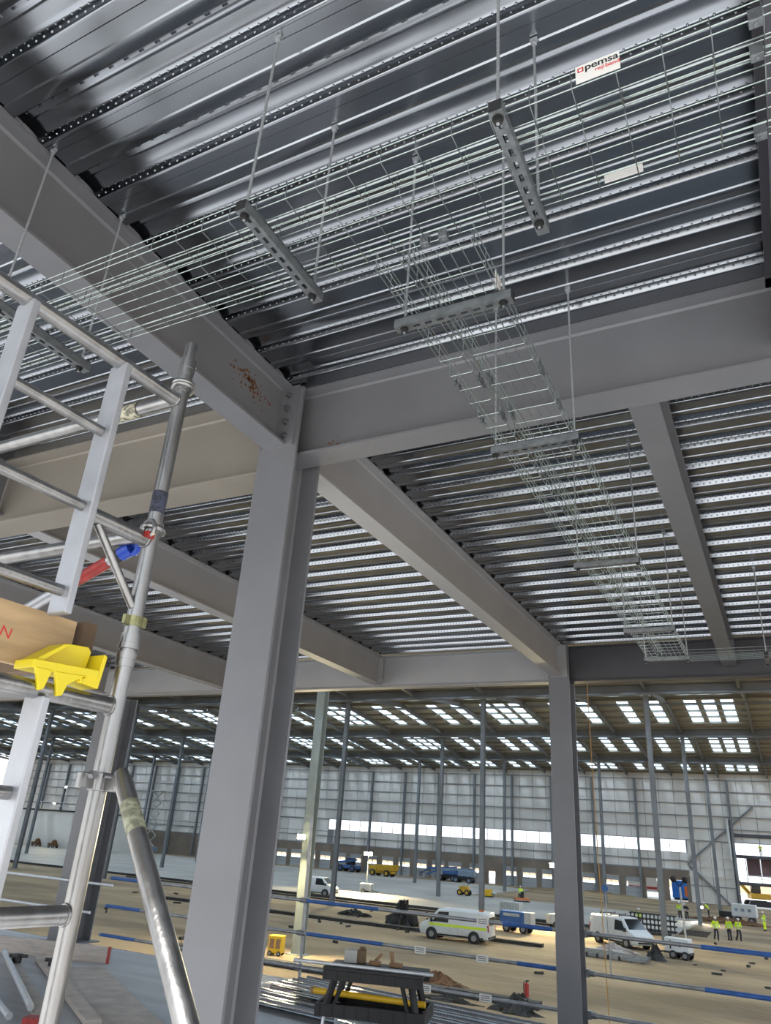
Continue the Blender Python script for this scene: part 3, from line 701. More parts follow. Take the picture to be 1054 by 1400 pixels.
# platform, toe boards, clip
pf = thing('tower_platform', 'grey platform board resting between the tower frames', 'platform', (-2.6, 1.35, .33))
MB().box(-3.62, -2.0, .75, 1.30, .345, .375).build('platform_deck', m_board, pf)
tbd = thing('toe_board', 'tan plywood toe board on edge with a red letter N', 'toe board', tuple(T(-.65, .385, -.085)))
MB().bar(T(-1.3, .4675, -.085), T(-.150, .4675, -.085), .028, .165).build('plank', m_ply, tbd)
nt_ = text_obj('N', .042, m_inkr, tbd, T(-.385, .452, -.0705)-Vector(tbd.location), (R(90), R(8), math.atan2(D0.y, D0.x)), 'letter', sx=1.15)
MB().tube(T(-.45, .47, -.0708), T(-.45, .47, -.0700), .004, 8).build('nail', m_bolt, tbd)
tb2 = thing('toe_board', 'dark brown toe board end-on beside the yellow clip', 'toe board', tuple(T(-.115, .42, -.9)))
MB().bar(T(-.112, .485, -.055), T(-.112, .485, -1.8), .05, .14).build('plank', m_brownb, tb2)
yc = thing('toe_board_clip', 'bright yellow plastic toe board clip on the scaffold tube', 'clip', tuple(T(-.2, .30)))
def plate(poly, o0, o1, name='plate'):
    mb = MB(); n = len(poly); vs = [T(a, b, o0) for a, b in poly]+[T(a, b, o1) for a, b in poly]
    mb.add(vs, [tuple(range(n-1, -1, -1)), tuple(range(n, 2*n))]+[(i, (i+1) % n, n+(i+1) % n, n+i) for i in range(n)])
    return mb.build(name, m_yel, yc, bevel=.0025)
plate([(-.325, .385), (-.235, .455), (-.215, .458), (-.30, .385)], -.055, .02, 'back_web')
plate([(-.285, .392), (-.195, .468), (-.125, .475), (-.112, .462), (-.12, .398)], -.03, -.022, 'face_plate')
plate([(-.325, .368), (-.325, .392), (-.118, .404), (-.110, .404), (-.110, .382), (-.20, .37)], -.055, .032, 'base_flange')
plate([(-.318, .372), (-.262, .372), (-.268, .352), (-.276, .318), (-.292, .312), (-.300, .335), (-.312, .362)], .022, .034, 'hook')
plate([(-.255, .372), (-.150, .380), (-.182, .360), (-.205, .345), (-.215, .312), (-.232, .306), (-.240, .335)], .022, .034, 'hook')
plate([(-.178, .36), (-.108, .40), (-.100, .455), (-.088, .45), (-.098, .352)], -.05, .028, 'end_rib')
plate([(-.17, .378), (-.164, .378), (-.164, .355), (-.17, .355)], .02, .036, 'rib')

# ================================================================== FLOOR ITEMS ON THE SLAB
pk = thing('scaffold_board', 'long weathered scaffold board standing on edge with a red end', 'board', (-11, 9.4, FL))
a, b = Vector((-13.2, 8.72, FL+.112)), Vector((-9.62, 9.83, FL+.112))
MB().bar(a, b, .038, .225).build('plank', m_board, pk)
d = (b-a).normalized(); MB().bar(b-d*.03, b+d*.004, .040, .227).build('painted_end', m_red, pk, label='red painted end')
def on_floor(name, label, cat, p, q, r, m, grp=None, z=None):
    t = thing(name, label, cat, (p[0], p[1], FL), 0, grp)
    mb = MB().tube((p[0], p[1], FL+r if z is None else z), (q[0], q[1], FL+r if z is None else z), r, 12); mb.ring((q[0], q[1], FL+r if z is None else z), (q[0]-p[0], q[1]-p[1], 0), r*.8, r*1.01, .01, 12)
    mb.build('tube', m, t, smooth=40); return t
on_floor('loose_tube', 'pale tube on the floor, rightmost of the loose tubes, hollow end towards camera', 'tube', (-10.9, 8.95), (-7.66, 6.80), .036, m_tubel, None, FL+.09)
on_floor('loose_tube', 'pale tube on the floor at the left edge of the loose pile', 'tube', (-10.35, 7.95), (-7.55, 6.45), .036, m_tubel, None, FL+.07)
on_floor('loose_tube', 'pale tube on the floor lying lowest at the frame edge', 'tube', (-10.9, 8.2), (-7.9, 6.2), .03, m_tubel)
def slat(label, p, q, w, h, m, z):
    t = thing('loose_board', label, 'board', (p[0], p[1], z), 0)
    MB().bar((p[0], p[1], z+h/2), (q[0], q[1], z+h/2), w, h).build('plank', m, t); return t
slat('beige board lying between the loose tubes', (-10.6, 8.85), (-7.3, 6.72), .16, .05, m_board, FL)
slat('beige board lying right of the loose tubes', (-10.3, 9.15), (-6.85, 6.95), .17, .05, m_board, FL+.021)
slat('wide grey sheet board lying on the floor under the tubes', (-9.6, 9.2), (-6.2, 6.95), .75, .02, m_board, FL+.0)
rb = thing('red_block', 'small red block at the end of the loose tubes', 'block', (-7.2, 6.45, FL)); MB().cbox((-7.15, 6.45, FL+.06), (.22, .16, .12), .5).build('body', m_red, rb)
for x, y in ((-10.2, 8.62), (-9.6, 8.75)):
    cp = thing('tube_coupler', 'dark scaffold coupler lying %s the loose tubes' % ('on top of' if x < -10 else 'at the right of'), 'coupler', (x, y, FL)); MB().tube((x-.12, y-.05, FL+.14), (x+.12, y+.08, FL+.14), .025, 8).box(x-.05, x+.05, y-.05, y+.05, FL+.05, FL+.17).build('body', m_blackn, cp, bevel=.01)
# stack of decking sheets on the slab
mm = deck_mesh(4.2, 3, False)
for i, (x, y, z, rz, lab) in enumerate(((-6.95, 10.15, .075, -7, 'galvanised decking sheet lying flat under the guard rail, farthest of the stack'), (-6.85, 9.02, .075, -7, 'galvanised decking sheet lying flat behind the foreground column, nearest of the stack'), (-6.1, 9.5, .135, -7, 'galvanised decking sheet on top of the stack under the workbench'))):
    s2 = MB(); s2.v = [(v[0], v[1], .052-v[2]) for v in mm.v]; s2.f = mm.f
    t = thing('decking_sheet', lab, 'decking sheet', (x, y, FL+z-.07), R(rz)); s2.build('profiled_sheet', m_galv, t, local=True, smooth=40, recalc=False)

# ---- workbench
BX, BY, BR = -4.05, 8.0, R(16)
wb = thing('folding_workbench', 'black folding workbench with metal legs behind the foreground column', 'workbench', (BX, BY, FL), BR)
def wl_(mb, name, m, **k): return mb.build(name, m, wb, local=True, **k)
zt = .78
wl_(MB().box(-.52, .52, -.26, -.02, zt-.03, zt), 'jaw', m_blackp, bevel=.006); wl_(MB().box(-.52, .52, .06, .30, zt-.03, zt), 'jaw', m_blackp, bevel=.006)
ap = MB().box(-.52, .52, -.255, -.225, zt-.115, zt-.03).box(-.52, .52, .26, .29, zt-.115, zt-.03)
for k in range(9): ap.box(-.50+k*.12, -.485+k*.12, -.262, -.255, zt-.11, zt-.035)
wl_(ap, 'apron', m_blackp)
for sx in (-1, 1):
    for y0, y1 in ((-.20, -.27), (.24, .30)):
        wl_(MB().bar((sx*.40, y0, zt-.10), (sx*.47, y1, .40), .055, .06), 'upper_leg', m_blackp, bevel=.008)
        wl_(MB().bar((sx*.30, y0, zt-.10), (sx*.40, y1, .40), .03, .04), 'fold_strut', m_blackp, bevel=.005)
        wl_(MB().tube((sx*.46, y1, .42), (sx*.50, y1*1.15, .02), .017, 10), 'metal_leg', m_tubel, smooth=40)
        wl_(MB().tube((sx*.50, y1*1.15, 0), (sx*.50, y1*1.15, .03), .025, 8), 'foot', m_black)
tr_ = MB().box(-.56, .56, -.32, -.29, .36, .47).box(-.56, .56, .33, .36, .36, .47).box(-.56, -.53, -.29, .33, .36, .47).box(.53, .56, -.29, .33, .36, .47).box(-.53, .53, -.29, .33, .365, .38)
for k in range(9): tr_.box(-.52+k*.125, -.505+k*.125, -.327, -.32, .365, .465)
wl_(tr_, 'lower_tray', m_blackp)
def bench_pt(x, y, z): return (BX+x*math.cos(BR)-y*math.sin(BR), BY+x*math.sin(BR)+y*math.cos(BR), FL+z)
def rod_thing(name, label, cat, p, q, r, m, capm=None):
    t = thing(name, label, cat, bench_pt(*p)); MB().tube(bench_pt(*p), bench_pt(*q), r, 12).build('tube', m, t, smooth=40)
    if capm: MB().tube(bench_pt(*p), bench_pt(p[0]+.03, p[1]+(q[1]-p[1])*.03, p[2]), r*1.15, 12).build('end_cap', capm, t)
    return t
rod_thing('metal_rod', 'long pale metal tube lying along the workbench top', 'tube', (-.86, -.18, zt+.018), (.62, -.235, zt+.018), .018, m_tubel, m_tubel)
rod_thing('spirit_level', 'long yellow tube lying on the lower tray of the workbench', 'tube', (-.72, .10, .502), (.52, -.02, .502), .030, m_yelr, m_wood)
def bench_box(name, label, cat, c, dm, m, rz=0, extra=None):
    t = thing(name, label, cat, bench_pt(c[0], c[1], c[2]), BR+rz); MB().cbox((0, 0, dm[2]/2), dm).build('body', m, t, local=True, bevel=.006)
    if extra: extra(t)
    return t
bench_box('power_tool', 'pale grey tool box with dark end standing on the workbench', 'tool', (-.33, .18, zt), (.14, .12, .12), m_whited, .1, lambda t: MB().cbox((.115, 0, .065), (.09, .12, .13)).cbox((.12, 0, .14), (.06, .03, .03)).build('motor', m_brownb, t, local=True, bevel=.01))
bench_box('wood_block', 'brown wooden offcut nearest the tool box on the workbench', 'offcut', (-.06, .16, zt), (.13, .08, .04), m_wood, .2, lambda t: MB().bar((.0, 0, .04), (.07, 0, .11), .05, .03).build('chip', m_wood, t, local=True))
bench_box('wood_block', 'brown upright wooden offcut at the right of the workbench', 'offcut', (.17, .16, zt), (.13, .08, .04), m_wood, -.2, lambda t: MB().bar((-.04, 0, .03), (-.06, 0, .14), .05, .03).build('chip', m_wood, t, local=True))

# ================================================================== HALL OBJECTS
HS = 1.2
def heap(name, label, cat, x, y, rx, ry, h, m, seed=1, n=26, z=G, rough=.45, rz=0, kind='stuff'):
    rnd = random.Random(seed); mb = MB(); rings = 6; vs = []; fs = []
    for j in range(rings):
        f = j/(rings-1); rr = 1-f*.92
        for i in range(n):
            a = 6.2832*i/n; q = 1+rnd.uniform(-rough, rough)*.5
            zz = h*(1-rr**1.4)*(1+rnd.uniform(-rough, rough)) if j else -.02
            vs.append((rx*rr*q*math.cos(a), ry*rr*q*math.sin(a), max(zz, -.02)))
    for j in range(rings-1):
        for i in range(n): fs.append((j*n+i, j*n+(i+1) % n, (j+1)*n+(i+1) % n, (j+1)*n+i))
    fs.append(tuple((rings-1)*n+i for i in range(n)))
    mb.add(vs, fs); o = mb.build(name, m, local=True); o.location = Vector((x, y, z))*HS; o.rotation_euler = (0, 0, rz)
    return tag(o, label, cat, kind=kind)
def wheel(mb, x, y, r, w, z=None):
    z = r if z is None else z
    mb.tube((x, y-w/2, z), (x, y+w/2, z), r, 18); return mb
def add_wheels(t, pts, r, w, hub=m_greyh, name='wheel'):
    for x, y in pts:
        o = wheel(MB(), x, y, r, w).build(name, m_black, t, local=True, smooth=40, bevel=.02)
        s = 1 if y > 0 else -1
        h = MB().tube((x, y+s*w*.3, r), (x, y+s*(w/2+.012), r), r*.55, 12)
        for k in range(5): h.cbox((x+r*.4*math.cos(k*1.2566), y+s*(w/2+.014), r+r*.4*math.sin(k*1.2566)), (.05, .01, .05))
        h.build('hub', hub, o, local=True)
def van(label, x, y, rz, m=m_white, stripe=False, bars=False, L=5.0, H=1.95):
    t = thing('panel_van', label, 'van', (x, y, G), rz)
    h = L/2; hw = .96
    stn = [(-h, .45, 1.0, H-.12, .90), (-h+.06, .30, 1.0, H-.03, .94), (-h+.5, .28, 1.02, H, 1), (0, .28, 1.03, H+.01, 1), (h-1.55, .28, 1.05, H, 1), (h-1.35, .28, 1.05, H-.05, 1), (h-.72, .28, 1.04, 1.22, 1), (h-.55, .28, .98, 1.13, .99), (h-.18, .30, .82, .98, .95), (h-.03, .36, .72, .86, .86), (h, .40, .62, .70, .80)]
    vs = []; fs = []; n = 10
    for sx, zb, zm, zt_, k in stn:
        w = hw*k; tumble = .17*max(0, (zt_-zm))/(.9)
        pr = [(w-.06, zb), (w, zb+.12), (w, zm), (w-tumble*.75, zt_-.12*min(1, (zt_-zm)/.5)), (w-tumble-.12, zt_)]
        vs += [(sx, py, pz) for py, pz in pr]+[(sx, -py, pz) for py, pz in reversed(pr)]
    for i in range(len(stn)-1):
        for k in range(n): fs.append((i*n+k, i*n+(k+1) % n, (i+1)*n+(k+1) % n, (i+1)*n+k))
    fs += [tuple(range(n-1, -1, -1)), tuple((len(stn)-1)*n+k for k in range(n))]
    MB().add(vs, fs).build('body', m, t, local=True, smooth=35)
    for s in (-1, 1):
        def sidep(xx, z, o=.006):
            tmb = .17*.75*max(0, z-1.04)/(.80); return (xx, s*(hw-tmb+o), z)
        MB().add([sidep(h-2.15, 1.10), sidep(h-.98, 1.10), sidep(h-1.42, 1.72), sidep(h-2.15, 1.76)], [(0, 1, 2, 3)]).build('side_window', m_glass, t, local=True)
        for xx in (h-2.25, -.35, h-1.02): MB().bar(sidep(xx, .5, .001), sidep(xx, 1.02, .001), .012, .012).build('door_seam', m_girt, t, local=True)
        MB().bar(sidep(-h+.35, .36, .004), sidep(h-.6, .36, .004), .02, .10, (0, 0, 1)).build('sill_trim', m_blackp, t, local=True)
        if stripe: MB().add([sidep(-h+.12, .86), sidep(h-.75, .86), sidep(h-.75, 1.02), sidep(-h+.12, 1.02)], [(0, 1, 2, 3)]).build('lime_stripe', m_lime, t, local=True, label='lime green stripe')
        MB().box(h-1.02, h-.88, s*(hw+.0), s*(hw+.2), 1.08, 1.32).build('mirror', m_blackp, t, local=True, bevel=.03)
        MB().add([(h-.22, s*.62, .80), (h-.30, s*.93, .84), (h-.12, s*.90, .66), (h-.02, s*.60, .68)], [(0, 1, 2, 3)]).build('headlight', m_whited, t, local=True)
        MB().box(-h-.008, -h+.10, s*.80, s*.90, .78, 1.30).build('tail_light', m_red, t, local=True)
        for xx in (h-.95, -h+1.0):
            MB().tube((xx, s*(hw-.02), .36), (xx, s*(hw+.006), .36), .41, 20).build('wheel_arch', m_black, t, local=True)
    a, b = h-1.33, h-.74
    MB().add([(b, -.80, 1.245), (b, .80, 1.245), (a+.02, .70, H-.07), (a+.02, -.70, H-.07)], [(0, 1, 2, 3)]).build('windscreen', m_glass, t, local=True)
    MB().box(h-.03, h+.02, -.72, .72, .40, .52).box(h-.05, h+.008, -.50, .50, .60, .70).build('front_grille', m_blackp, t, local=True, bevel=.015)
    MB().box(-h-.06, -h+.05, -.85, .85, .36, .50).build('rear_bumper', m_blackp, t, local=True, bevel=.02)
    MB().box(-h-.01, -h+.02, -.70, .70, 1.15, 1.65).build('rear_window', m_glass, t, local=True)
    if bars:
        for xx in (-1.4, -.2, .7): MB().bar((xx, -.75, H+.10), (xx, .75, H+.10), .06, .05).tube((xx, -.72, H), (xx, -.72, H+.22), .025, 6).tube((xx, .72, H), (xx, .72, H+.22), .025, 6).build('roof_bar', m_blackp, t, local=True)
    add_wheels(t, ((h-.95, hw-.1), (h-.95, -hw+.1), (-h+1.0, hw-.1), (-h+1.0, -hw+.1)), .34, .24)
    return t
v1 = van('white van with a lime green stripe along its side on the sand', -18.05, 45.6, R(184), stripe=True)
MB().cbox((-1.9, .5, 2.0), (.35, .15, .10)).build('beacon', m_orange, v1, local=True, bevel=.02)
v2 = van('white van with roof bars facing right beside the edge column', -10.25, 53.6, R(-38), bars=True)
v3 = van('small plain white van far back left of the blue tube rail post', -39.6, 65.2, R(10), L=4.2, H=1.85)
# ---- people
def skin_obj(name, verts, edges, rad, m, parent, sub=1):
    me = bpy.data.meshes.new(name); me.from_pydata(verts, edges, []); o = bpy.data.objects.new(name, me); COL.objects.link(o); o.parent = parent
    md = o.modifiers.new('Skin', 'SKIN'); md.use_smooth_shade = True
    for i, r in enumerate(rad):
        me.skin_vertices[0].data[i].radius = (r, r) if not isinstance(r, tuple) else r
    me.skin_vertices[0].data[0].use_root = True
    s = o.modifiers.new('Sub', 'SUBSURF'); s.levels = sub; s.render_levels = sub
    me.materials.append(m); return o
def limb(a, b, f): return tuple(a[i]+(b[i]-a[i])*f for i in range(3))
def person(label, x, y, rz, arms, legs, lean=0.0, z=G, top=m_hivis, trous=m_navy, helm=m_helm, seated=False):
    t = thing('person', label, 'person', (x, y, z), rz, None)
    # faces +y; arms: ((elbow),(hand)) for -x and +x ; legs: ((knee),(ankle))
    def ln(p): return (p[0], p[1]+(p[2]-.95)*math.sin(lean) if p[2] > .95 else p[1], .95+(p[2]-.95)*math.cos(lean) if p[2] > .95 else p[2])
    pel, sp, ch, nk, hd, tp = (0, 0, .97), (0, 0, 1.2), (0, .0, 1.40), ln((0, .01, 1.52)), ln((0, .04, 1.62)), ln((0, .045, 1.73))
    sp, ch = ln(sp), ln(ch)
    V = [pel, sp, ch, nk, hd, tp]; E_ = [(0, 1), (1, 2), (2, 3), (3, 4), (4, 5)]; Rr_ = [(.15, .11), (.145, .105), (.17, .11), .055, (.082, .095), .06]
    JV = [(0, 0, .86), pel, sp, ch, ln((0, 0, 1.49))]; JE = [(0, 1), (1, 2), (2, 3), (3, 4)]; JR = [(.185, .145), (.18, .14), (.175, .135), (.195, .14), .085]
    TV = [(0, 0, .98), (0, 0, .90)]; TE = [(0, 1)]; TR_ = [(.17, .125), (.165, .125)]
    for i, s in enumerate((-1, 1)):
        sh = ln((s*.20, 0, 1.42)); el, ha = arms[i]
        b = len(V); V += [sh, el, ha]; E_ += [(2, b), (b, b+1), (b+1, b+2)]; Rr_ += [.06, .042, .03]
        d = Vector(ha)-Vector(el); d.normalize(); u = d.cross(Vector((0, 0, 1))) if abs(d.z) < .95 else Vector((1, 0, 0)); u.normalize()
        pm = Vector(ha)+d*.05; V.append(tuple(pm)); E_.append((b+2, b+3)); Rr_.append((.036, .018))
        for k, (o, ln_) in enumerate(((-.03, .06), (-.012, .075), (.006, .08), (.024, .065))):
            f0 = pm+d*.03+u*o; f1 = f0+d*ln_*.9+Vector((0, 0, -.02)); c = len(V); V += [tuple(f0), tuple(f1)]; E_ += [(b+3, c), (c, c+1)]; Rr_ += [.009, .007]
        th = pm-u*.045+d*.02; c = len(V); V += [tuple(th), tuple(th+d*.035)]; E_ += [(b+3, c), (c, c+1)]; Rr_ += [.010, .008]
        j = len(JV); w_ = limb(el, ha, .92); JV += [sh, el, w_]; JE += [(3, j), (j, j+1), (j+1, j+2)]; JR += [.088, .066, .052]
        kn, an = legs[i]; hp = (s*.10, 0, .90)
        b = len(V); V += [hp, kn, an]; E_ += [(0, b), (b, b+1), (b+1, b+2)]; Rr_ += [.085, .055, .04]
        q = len(TV); TV += [hp, kn, limb(kn, an, .95)]; TE += [(1, q), (q, q+1), (q+1, q+2)]; TR_ += [.11, .08, .07]
        bo = MB().sphere((an[0], an[1]+.06, an[2]-.03), .075, 8, 6, (.7, 1.9, .75)).tube((an[0], an[1], an[2]-.04), (an[0], an[1], an[2]+.12), .062, 8); bo.build('boot', m_blackp, t, local=True, smooth=60)
    skin_obj('body', V, E_, Rr_, m_skin, t); skin_obj('jacket', JV, JE, JR, top, t); skin_obj('trousers', TV, TE, TR_, trous, t)
    c = Vector(tp)
    MB().sphere((c.x, c.y, c.z-.005), .112, 12, 6, (1, 1.2, .85)).build('helmet', helm, t, local=True, smooth=60)
    MB().tube((c.x, c.y+.03, c.z-.02), (c.x, c.y+.03, c.z-.005), .135, 14).build('helmet_brim', helm, t, local=True)
    hc = Vector(hd)
    MB().sphere((hc.x, hc.y+.092, hc.z-.012), .018, 6, 4).sphere((hc.x-.082, hc.y, hc.z), .022, 6, 4, (.4, 1, 1.3)).sphere((hc.x+.082, hc.y, hc.z), .022, 6, 4, (.4, 1, 1.3)).build('nose_and_ears', m_skin, t, local=True, smooth=60)
    MB().sphere((hc.x-.032, hc.y+.085, hc.z+.02), .010, 6, 4).sphere((hc.x+.032, hc.y+.085, hc.z+.02), .010, 6, 4).box(hc.x-.025, hc.x+.025, hc.y+.086, hc.y+.092, hc.z-.05, hc.z-.042).build('eyes_and_mouth', m_blackp, t, local=True)
    for zz in (1.02, 1.20):
        p = ln((0, 0, zz)); MB().ring(p, (0, math.sin(lean), math.cos(lean)), .155, .186, .05, 16).build('reflective_band', m_hivist, t, local=True)
    return t
ST = (((-.11, .02, .50), (-.12, -.02, .09)), ((.11, .02, .50), (.12, -.02, .09)))
WK = (((-.10, .18, .52), (-.10, .10, .11)), ((.10, .02, .50), (.11, -.30, .12)))
A0 = (((-.29, -.04, 1.16), (-.30, .05, .92)), ((.29, -.04, 1.16), (.30, .05, .92)))
AF = (((-.28, .02, 1.15), (-.16, .28, 1.10)), ((.28, .02, 1.15), (.16, .28, 1.08)))
AU = (((-.38, .05, 1.30), (-.42, .18, 1.52)), ((.28, -.04, 1.16), (.28, .10, .95)))
person('worker in hi-vis jacket walking alone, left of the pair on the right-hand sand', -5.74, 65.0, R(200), A0, WK, .05)
person('worker in hi-vis jacket on the left of the standing pair at right', -4.95, 66.3, R(150), A0, ST)
person('worker in hi-vis jacket on the right of the standing pair, leaning forward', -4.35, 66.4, R(210), AF, WK, .18)
person('worker in full hi-vis suit beside the white machine at the right edge', -3.05, 79.5, R(120), AF, ST, .05, trous=m_hivis)
person('worker in hi-vis vest with raised arm behind the white van', -11.3, 66.5, R(20), AU, ST)
person('hi-vis worker standing left in the group at the dug edge far right', -10.4, 83.5, R(180), AF, ST, .1)
person('worker in dark clothes bending beside the group at the dug edge', -9.75, 83.2, R(160), AF, ST, .5, top=m_navy)
person('worker in hi-vis jacket bending behind the pale hall column at right', -8.45, 90.0, R(90), AF, ST, .6)
person('worker in hi-vis vest standing on the upper level of the open bay', -4.0, YW+1.6, R(180), A0, ST, 0, z=1.36)
# ---- ride-on trowel with operator
rt_ = thing('ride_on_trowel', 'orange ride-on power trowel on the wet slab', 'machine', (-25.6, 82.5, G+.12), R(30))
MB().box(-.9, .9, -.45, .45, .25, .5).build('frame', m_orange, rt_, local=True, bevel=.04)
for s in (-.5, .5):
    MB().ring((s, 0, .12), (0, 0, 1), .50, .53, .06, 20).build('guard_ring', m_blackp, rt_, local=True)
    for k in range(4): MB().bar((s, 0, .08), (s+.5*math.cos(k*1.57), .5*math.sin(k*1.57), .05), .14, .02).build('blade', m_girt, rt_, local=True)
MB().box(-.22, .22, -.3, .1, .5, .85).box(-.22, .22, -.34, -.26, .85, 1.2).build('seat', m_blackp, rt_, local=True, bevel=.04)
person('operator in hi-vis vest and white helmet sitting on the orange trowel machine', -25.75, 82.65, R(30), AF, (((-.14, .36, .86), (-.15, .48, .45)), ((.14, .36, .86), (.15, .48, .45))), .12, z=G+.14)
# ---- mobile light towers
def light_tower(label, x, y, hz, rz, power, z=G):
    t = thing('light_tower', label, 'light tower', (x, y, z), rz)
    MB().box(-.75, .75, -.5, .5, .35, 1.15).build('engine_box', m_whited, t, local=True, bevel=.06)
    MB().tube((0, 0, 1.1), (0, 0, hz*.6), .07, 8).tube((0, 0, hz*.6), (0, 0, hz), .05, 8).build('mast', m_whited, t, local=True)
    MB().bar((.7, 0, .4), (1.6, 0, .3), .08, .08).build('drawbar', m_blackp, t, local=True)
    for s in (-1, 1): MB().bar((0, s*.5, .4), (0, s*1.1, .12), .08, .06).build('outrigger', m_blackp, t, local=True)
    add_wheels(t, ((-.2, .55), (-.2, -.55)), .30, .18)
    MB().box(-.5, .5, -.08, .08, hz-.05, hz+.05).build('lamp_bar', m_blackp, t, local=True)
    for i in (-.3, .3):
        hd = MB().box(i-.22, i+.22, -.16, -.02, hz-.2, hz+.2).build('lamp_housing', m_blackp, t, local=True, bevel=.02)
        MB().box(i-.21, i+.21, -.175, -.16, hz-.19, hz+.19).build('lamp_glass', m_lamp, hd, local=True)
    l = bpy.data.lights.new('lamp', 'SPOT'); l.energy = power; l.color = (1, .82, .45); l.shadow_soft_size = .25; l.spot_size = R(150); l.spot_blend = .6
    lo = bpy.data.objects.new('lamp', l); COL.objects.link(lo); lo.parent = t; lo.location = (0, -.25, hz); lo.rotation_euler = (R(55), 0, R(180))
    return t
light_tower('mobile light tower with a glowing lamp left of centre on the wet slab', -38.9, 73.3, 4.4, R(10), 9000)
light_tower('mobile light tower lamp glowing just behind the edge column', -16.05, 60.0, 4.95, R(35), 8000)
def work_lamp(label, x, y, z, power, base=None, col=(1, .85, .5), size=.16, yaw=0, stand=0):
    t = thing('work_lamp', label, 'lamp', (x, y, z), yaw)
    MB().box(-.2, .2, .0, .10, -.15, .15).build('housing', m_blackp, t, local=True, bevel=.02)
    MB().box(-size, size, -.02, 0, -.12, .12).build('lens', m_lamp, t, local=True)
    MB().bar((0, .12, 0), (0, .45, 0), .05, .05).build('bracket', m_blackp, t, local=True)
    if stand: MB().tube((0, .3, -stand*HS), (0, .3, 0), .06, 8).build('stand', m_tubel, t, local=True)
    l = bpy.data.lights.new('lamp', 'SPOT'); l.energy = power; l.color = col; l.shadow_soft_size = .12; l.spot_size = R(160); l.spot_blend = .5
    lo = bpy.data.objects.new('lamp', l); COL.objects.link(lo); lo.parent = t; lo.location = (0, -.08, 0); lo.rotation_euler = (R(50), 0, R(180))
    return t
work_lamp('bright work lamp fixed to the green-tinted hall column', X0-BAY*1.01-.05, 32.38, -.09, 3500, size=.26)
work_lamp('work lamp glowing on top of the white office box, upper of two', -117.4, 101.2, 5.2, 900, size=.3, stand=3.95)
work_lamp('work lamp glowing on top of the white office box, lower of two', -119.3, 101.0, 2.3, 900, size=.35, stand=1.05)
# ---- plant
def boom_lift(label, x, y, rz, m, z=G, L=7.5):
    t = thing('boom_lift', label, 'boom lift', (x, y, z), rz)
    MB().box(-1.6, 1.6, -1.0, 1.0, .5, 1.0).build('chassis', m_blackp, t, local=True, bevel=.08)
    MB().box(-2.0, .9, -.95, .95, 1.05, 2.1).build('turret', m, t, local=True, bevel=.15)
    MB().bar((-1.6, 0, 2.3), (L*.55, 0, 1.9), .34, .40).build('lower_boom', m, t, local=True, bevel=.03)
    MB().bar((L*.5, .05, 1.95), (L*.78, .05, 1.0), .24, .28).build('jib', m_blueb, t, local=True, bevel=.03)
    MB().box(L*.78, L*.78+.9, -1.0, 1.0, .35, .45).box(L*.78, L*.78+.05, -1, 1, .45, 1.45).box(L*.78+.85, L*.78+.9, -1, 1, 1.35, 1.45).box(L*.78, L*.78+.9, -1, -.95, 1.35, 1.45).box(L*.78, L*.78+.9, .95, 1, 1.35, 1.45).build('basket', m_girt, t, local=True)
    add_wheels(t, ((-1.2, 1.0), (-1.2, -1.0), (1.2, 1.0), (1.2, -1.0)), .5, .35, m_greyb)
    return t
boom_lift('grey blue boom lift folded down, nearest the personnel door', -44.0, 113.5, R(185), m_greyb, L=9)
boom_lift('dark blue boom lift behind the grey blue one, basket to the left', -47.5, 116.0, R(183), m_blueb, L=7)
def telehandler(label, x, y, rz, m, z=G):
    t = thing('telehandler', label, 'telehandler', (x, y, z), rz)
    MB().box(-2.2, 2.0, -.9, .9, .6, 1.2).build('chassis', m, t, local=True, bevel=.1)
    MB().box(-.8, .8, -1.0, -.1, 1.2, 2.4).build('cab', m_glass, t, local=True, bevel=.1)
    MB().box(-.8, .8, -1.02, -.08, 2.4, 2.5).build('cab_roof', m, t, local=True, bevel=.04)
    MB().bar((-2.0, .45, 2.2), (3.2, .45, 1.5), .3, .36).build('boom', m, t, local=True, bevel=.03)
    MB().box(3.1, 3.3, -.8, .9, .5, 1.5).bar((3.3, -.4, .5), (4.4, -.4, .5), .1, .06).bar((3.3, .5, .5), (4.4, .5, .5), .1, .06).build('fork_carriage', m_blackp, t, local=True)
    add_wheels(t, ((-1.5, 1.0), (-1.5, -1.0), (1.4, 1.0), (1.4, -1.0)), .6, .4, m)
    return t
telehandler('blue telehandler by the back wall left of the yellow dumper', -65.0, 116.0, R(175), m_blueb)
dm = thing('site_dumper', 'yellow low dumper by the back wall beside the blue telehandler', 'dumper', (-55.5, 109.5, G+.1), R(172))
MB().prism([(-2.6, 1.0), (.6, .8), (.9, 1.9), (-2.9, 2.0)], 'y', -1.0, 1.0).build('skip', m_yelm, dm, local=True, bevel=.06)
MB().box(-2.4, 2.4, -.7, .7, .5, .95).box(.9, 2.5, -.85, .85, .9, 1.75).build('chassis', m_yelm, dm, local=True, bevel=.06)
MB().box(1.0, 1.6, -.3, .3, 1.75, 1.9).bar((1.9, -.7, 1.7), (1.9, -.7, 2.7), .08, .08).bar((1.9, .7, 1.7), (1.9, .7, 2.7), .08, .08).bar((1.9, -.7, 2.7), (1.9, .7, 2.7), .08, .08).build('roll_bar', m_blackp, dm, local=True)
add_wheels(dm, ((-1.5, .95), (-1.5, -.95), (1.6, .95), (1.6, -.95)), .55, .4, m_yelm)
exc = thing('excavator', 'yellow excavator in the yard beyond the open bay at right', 'excavator', (-5.2, YW+6, G), R(200))
MB().box(-1.8, 1.4, -1.2, 1.2, 1.1, 2.0).build('house', m_yelm, exc, local=True, bevel=.15)
MB().box(-.2, 1.2, .2, 1.15, 2.0, 3.1).build('cab', m_glass, exc, local=True, bevel=.1)
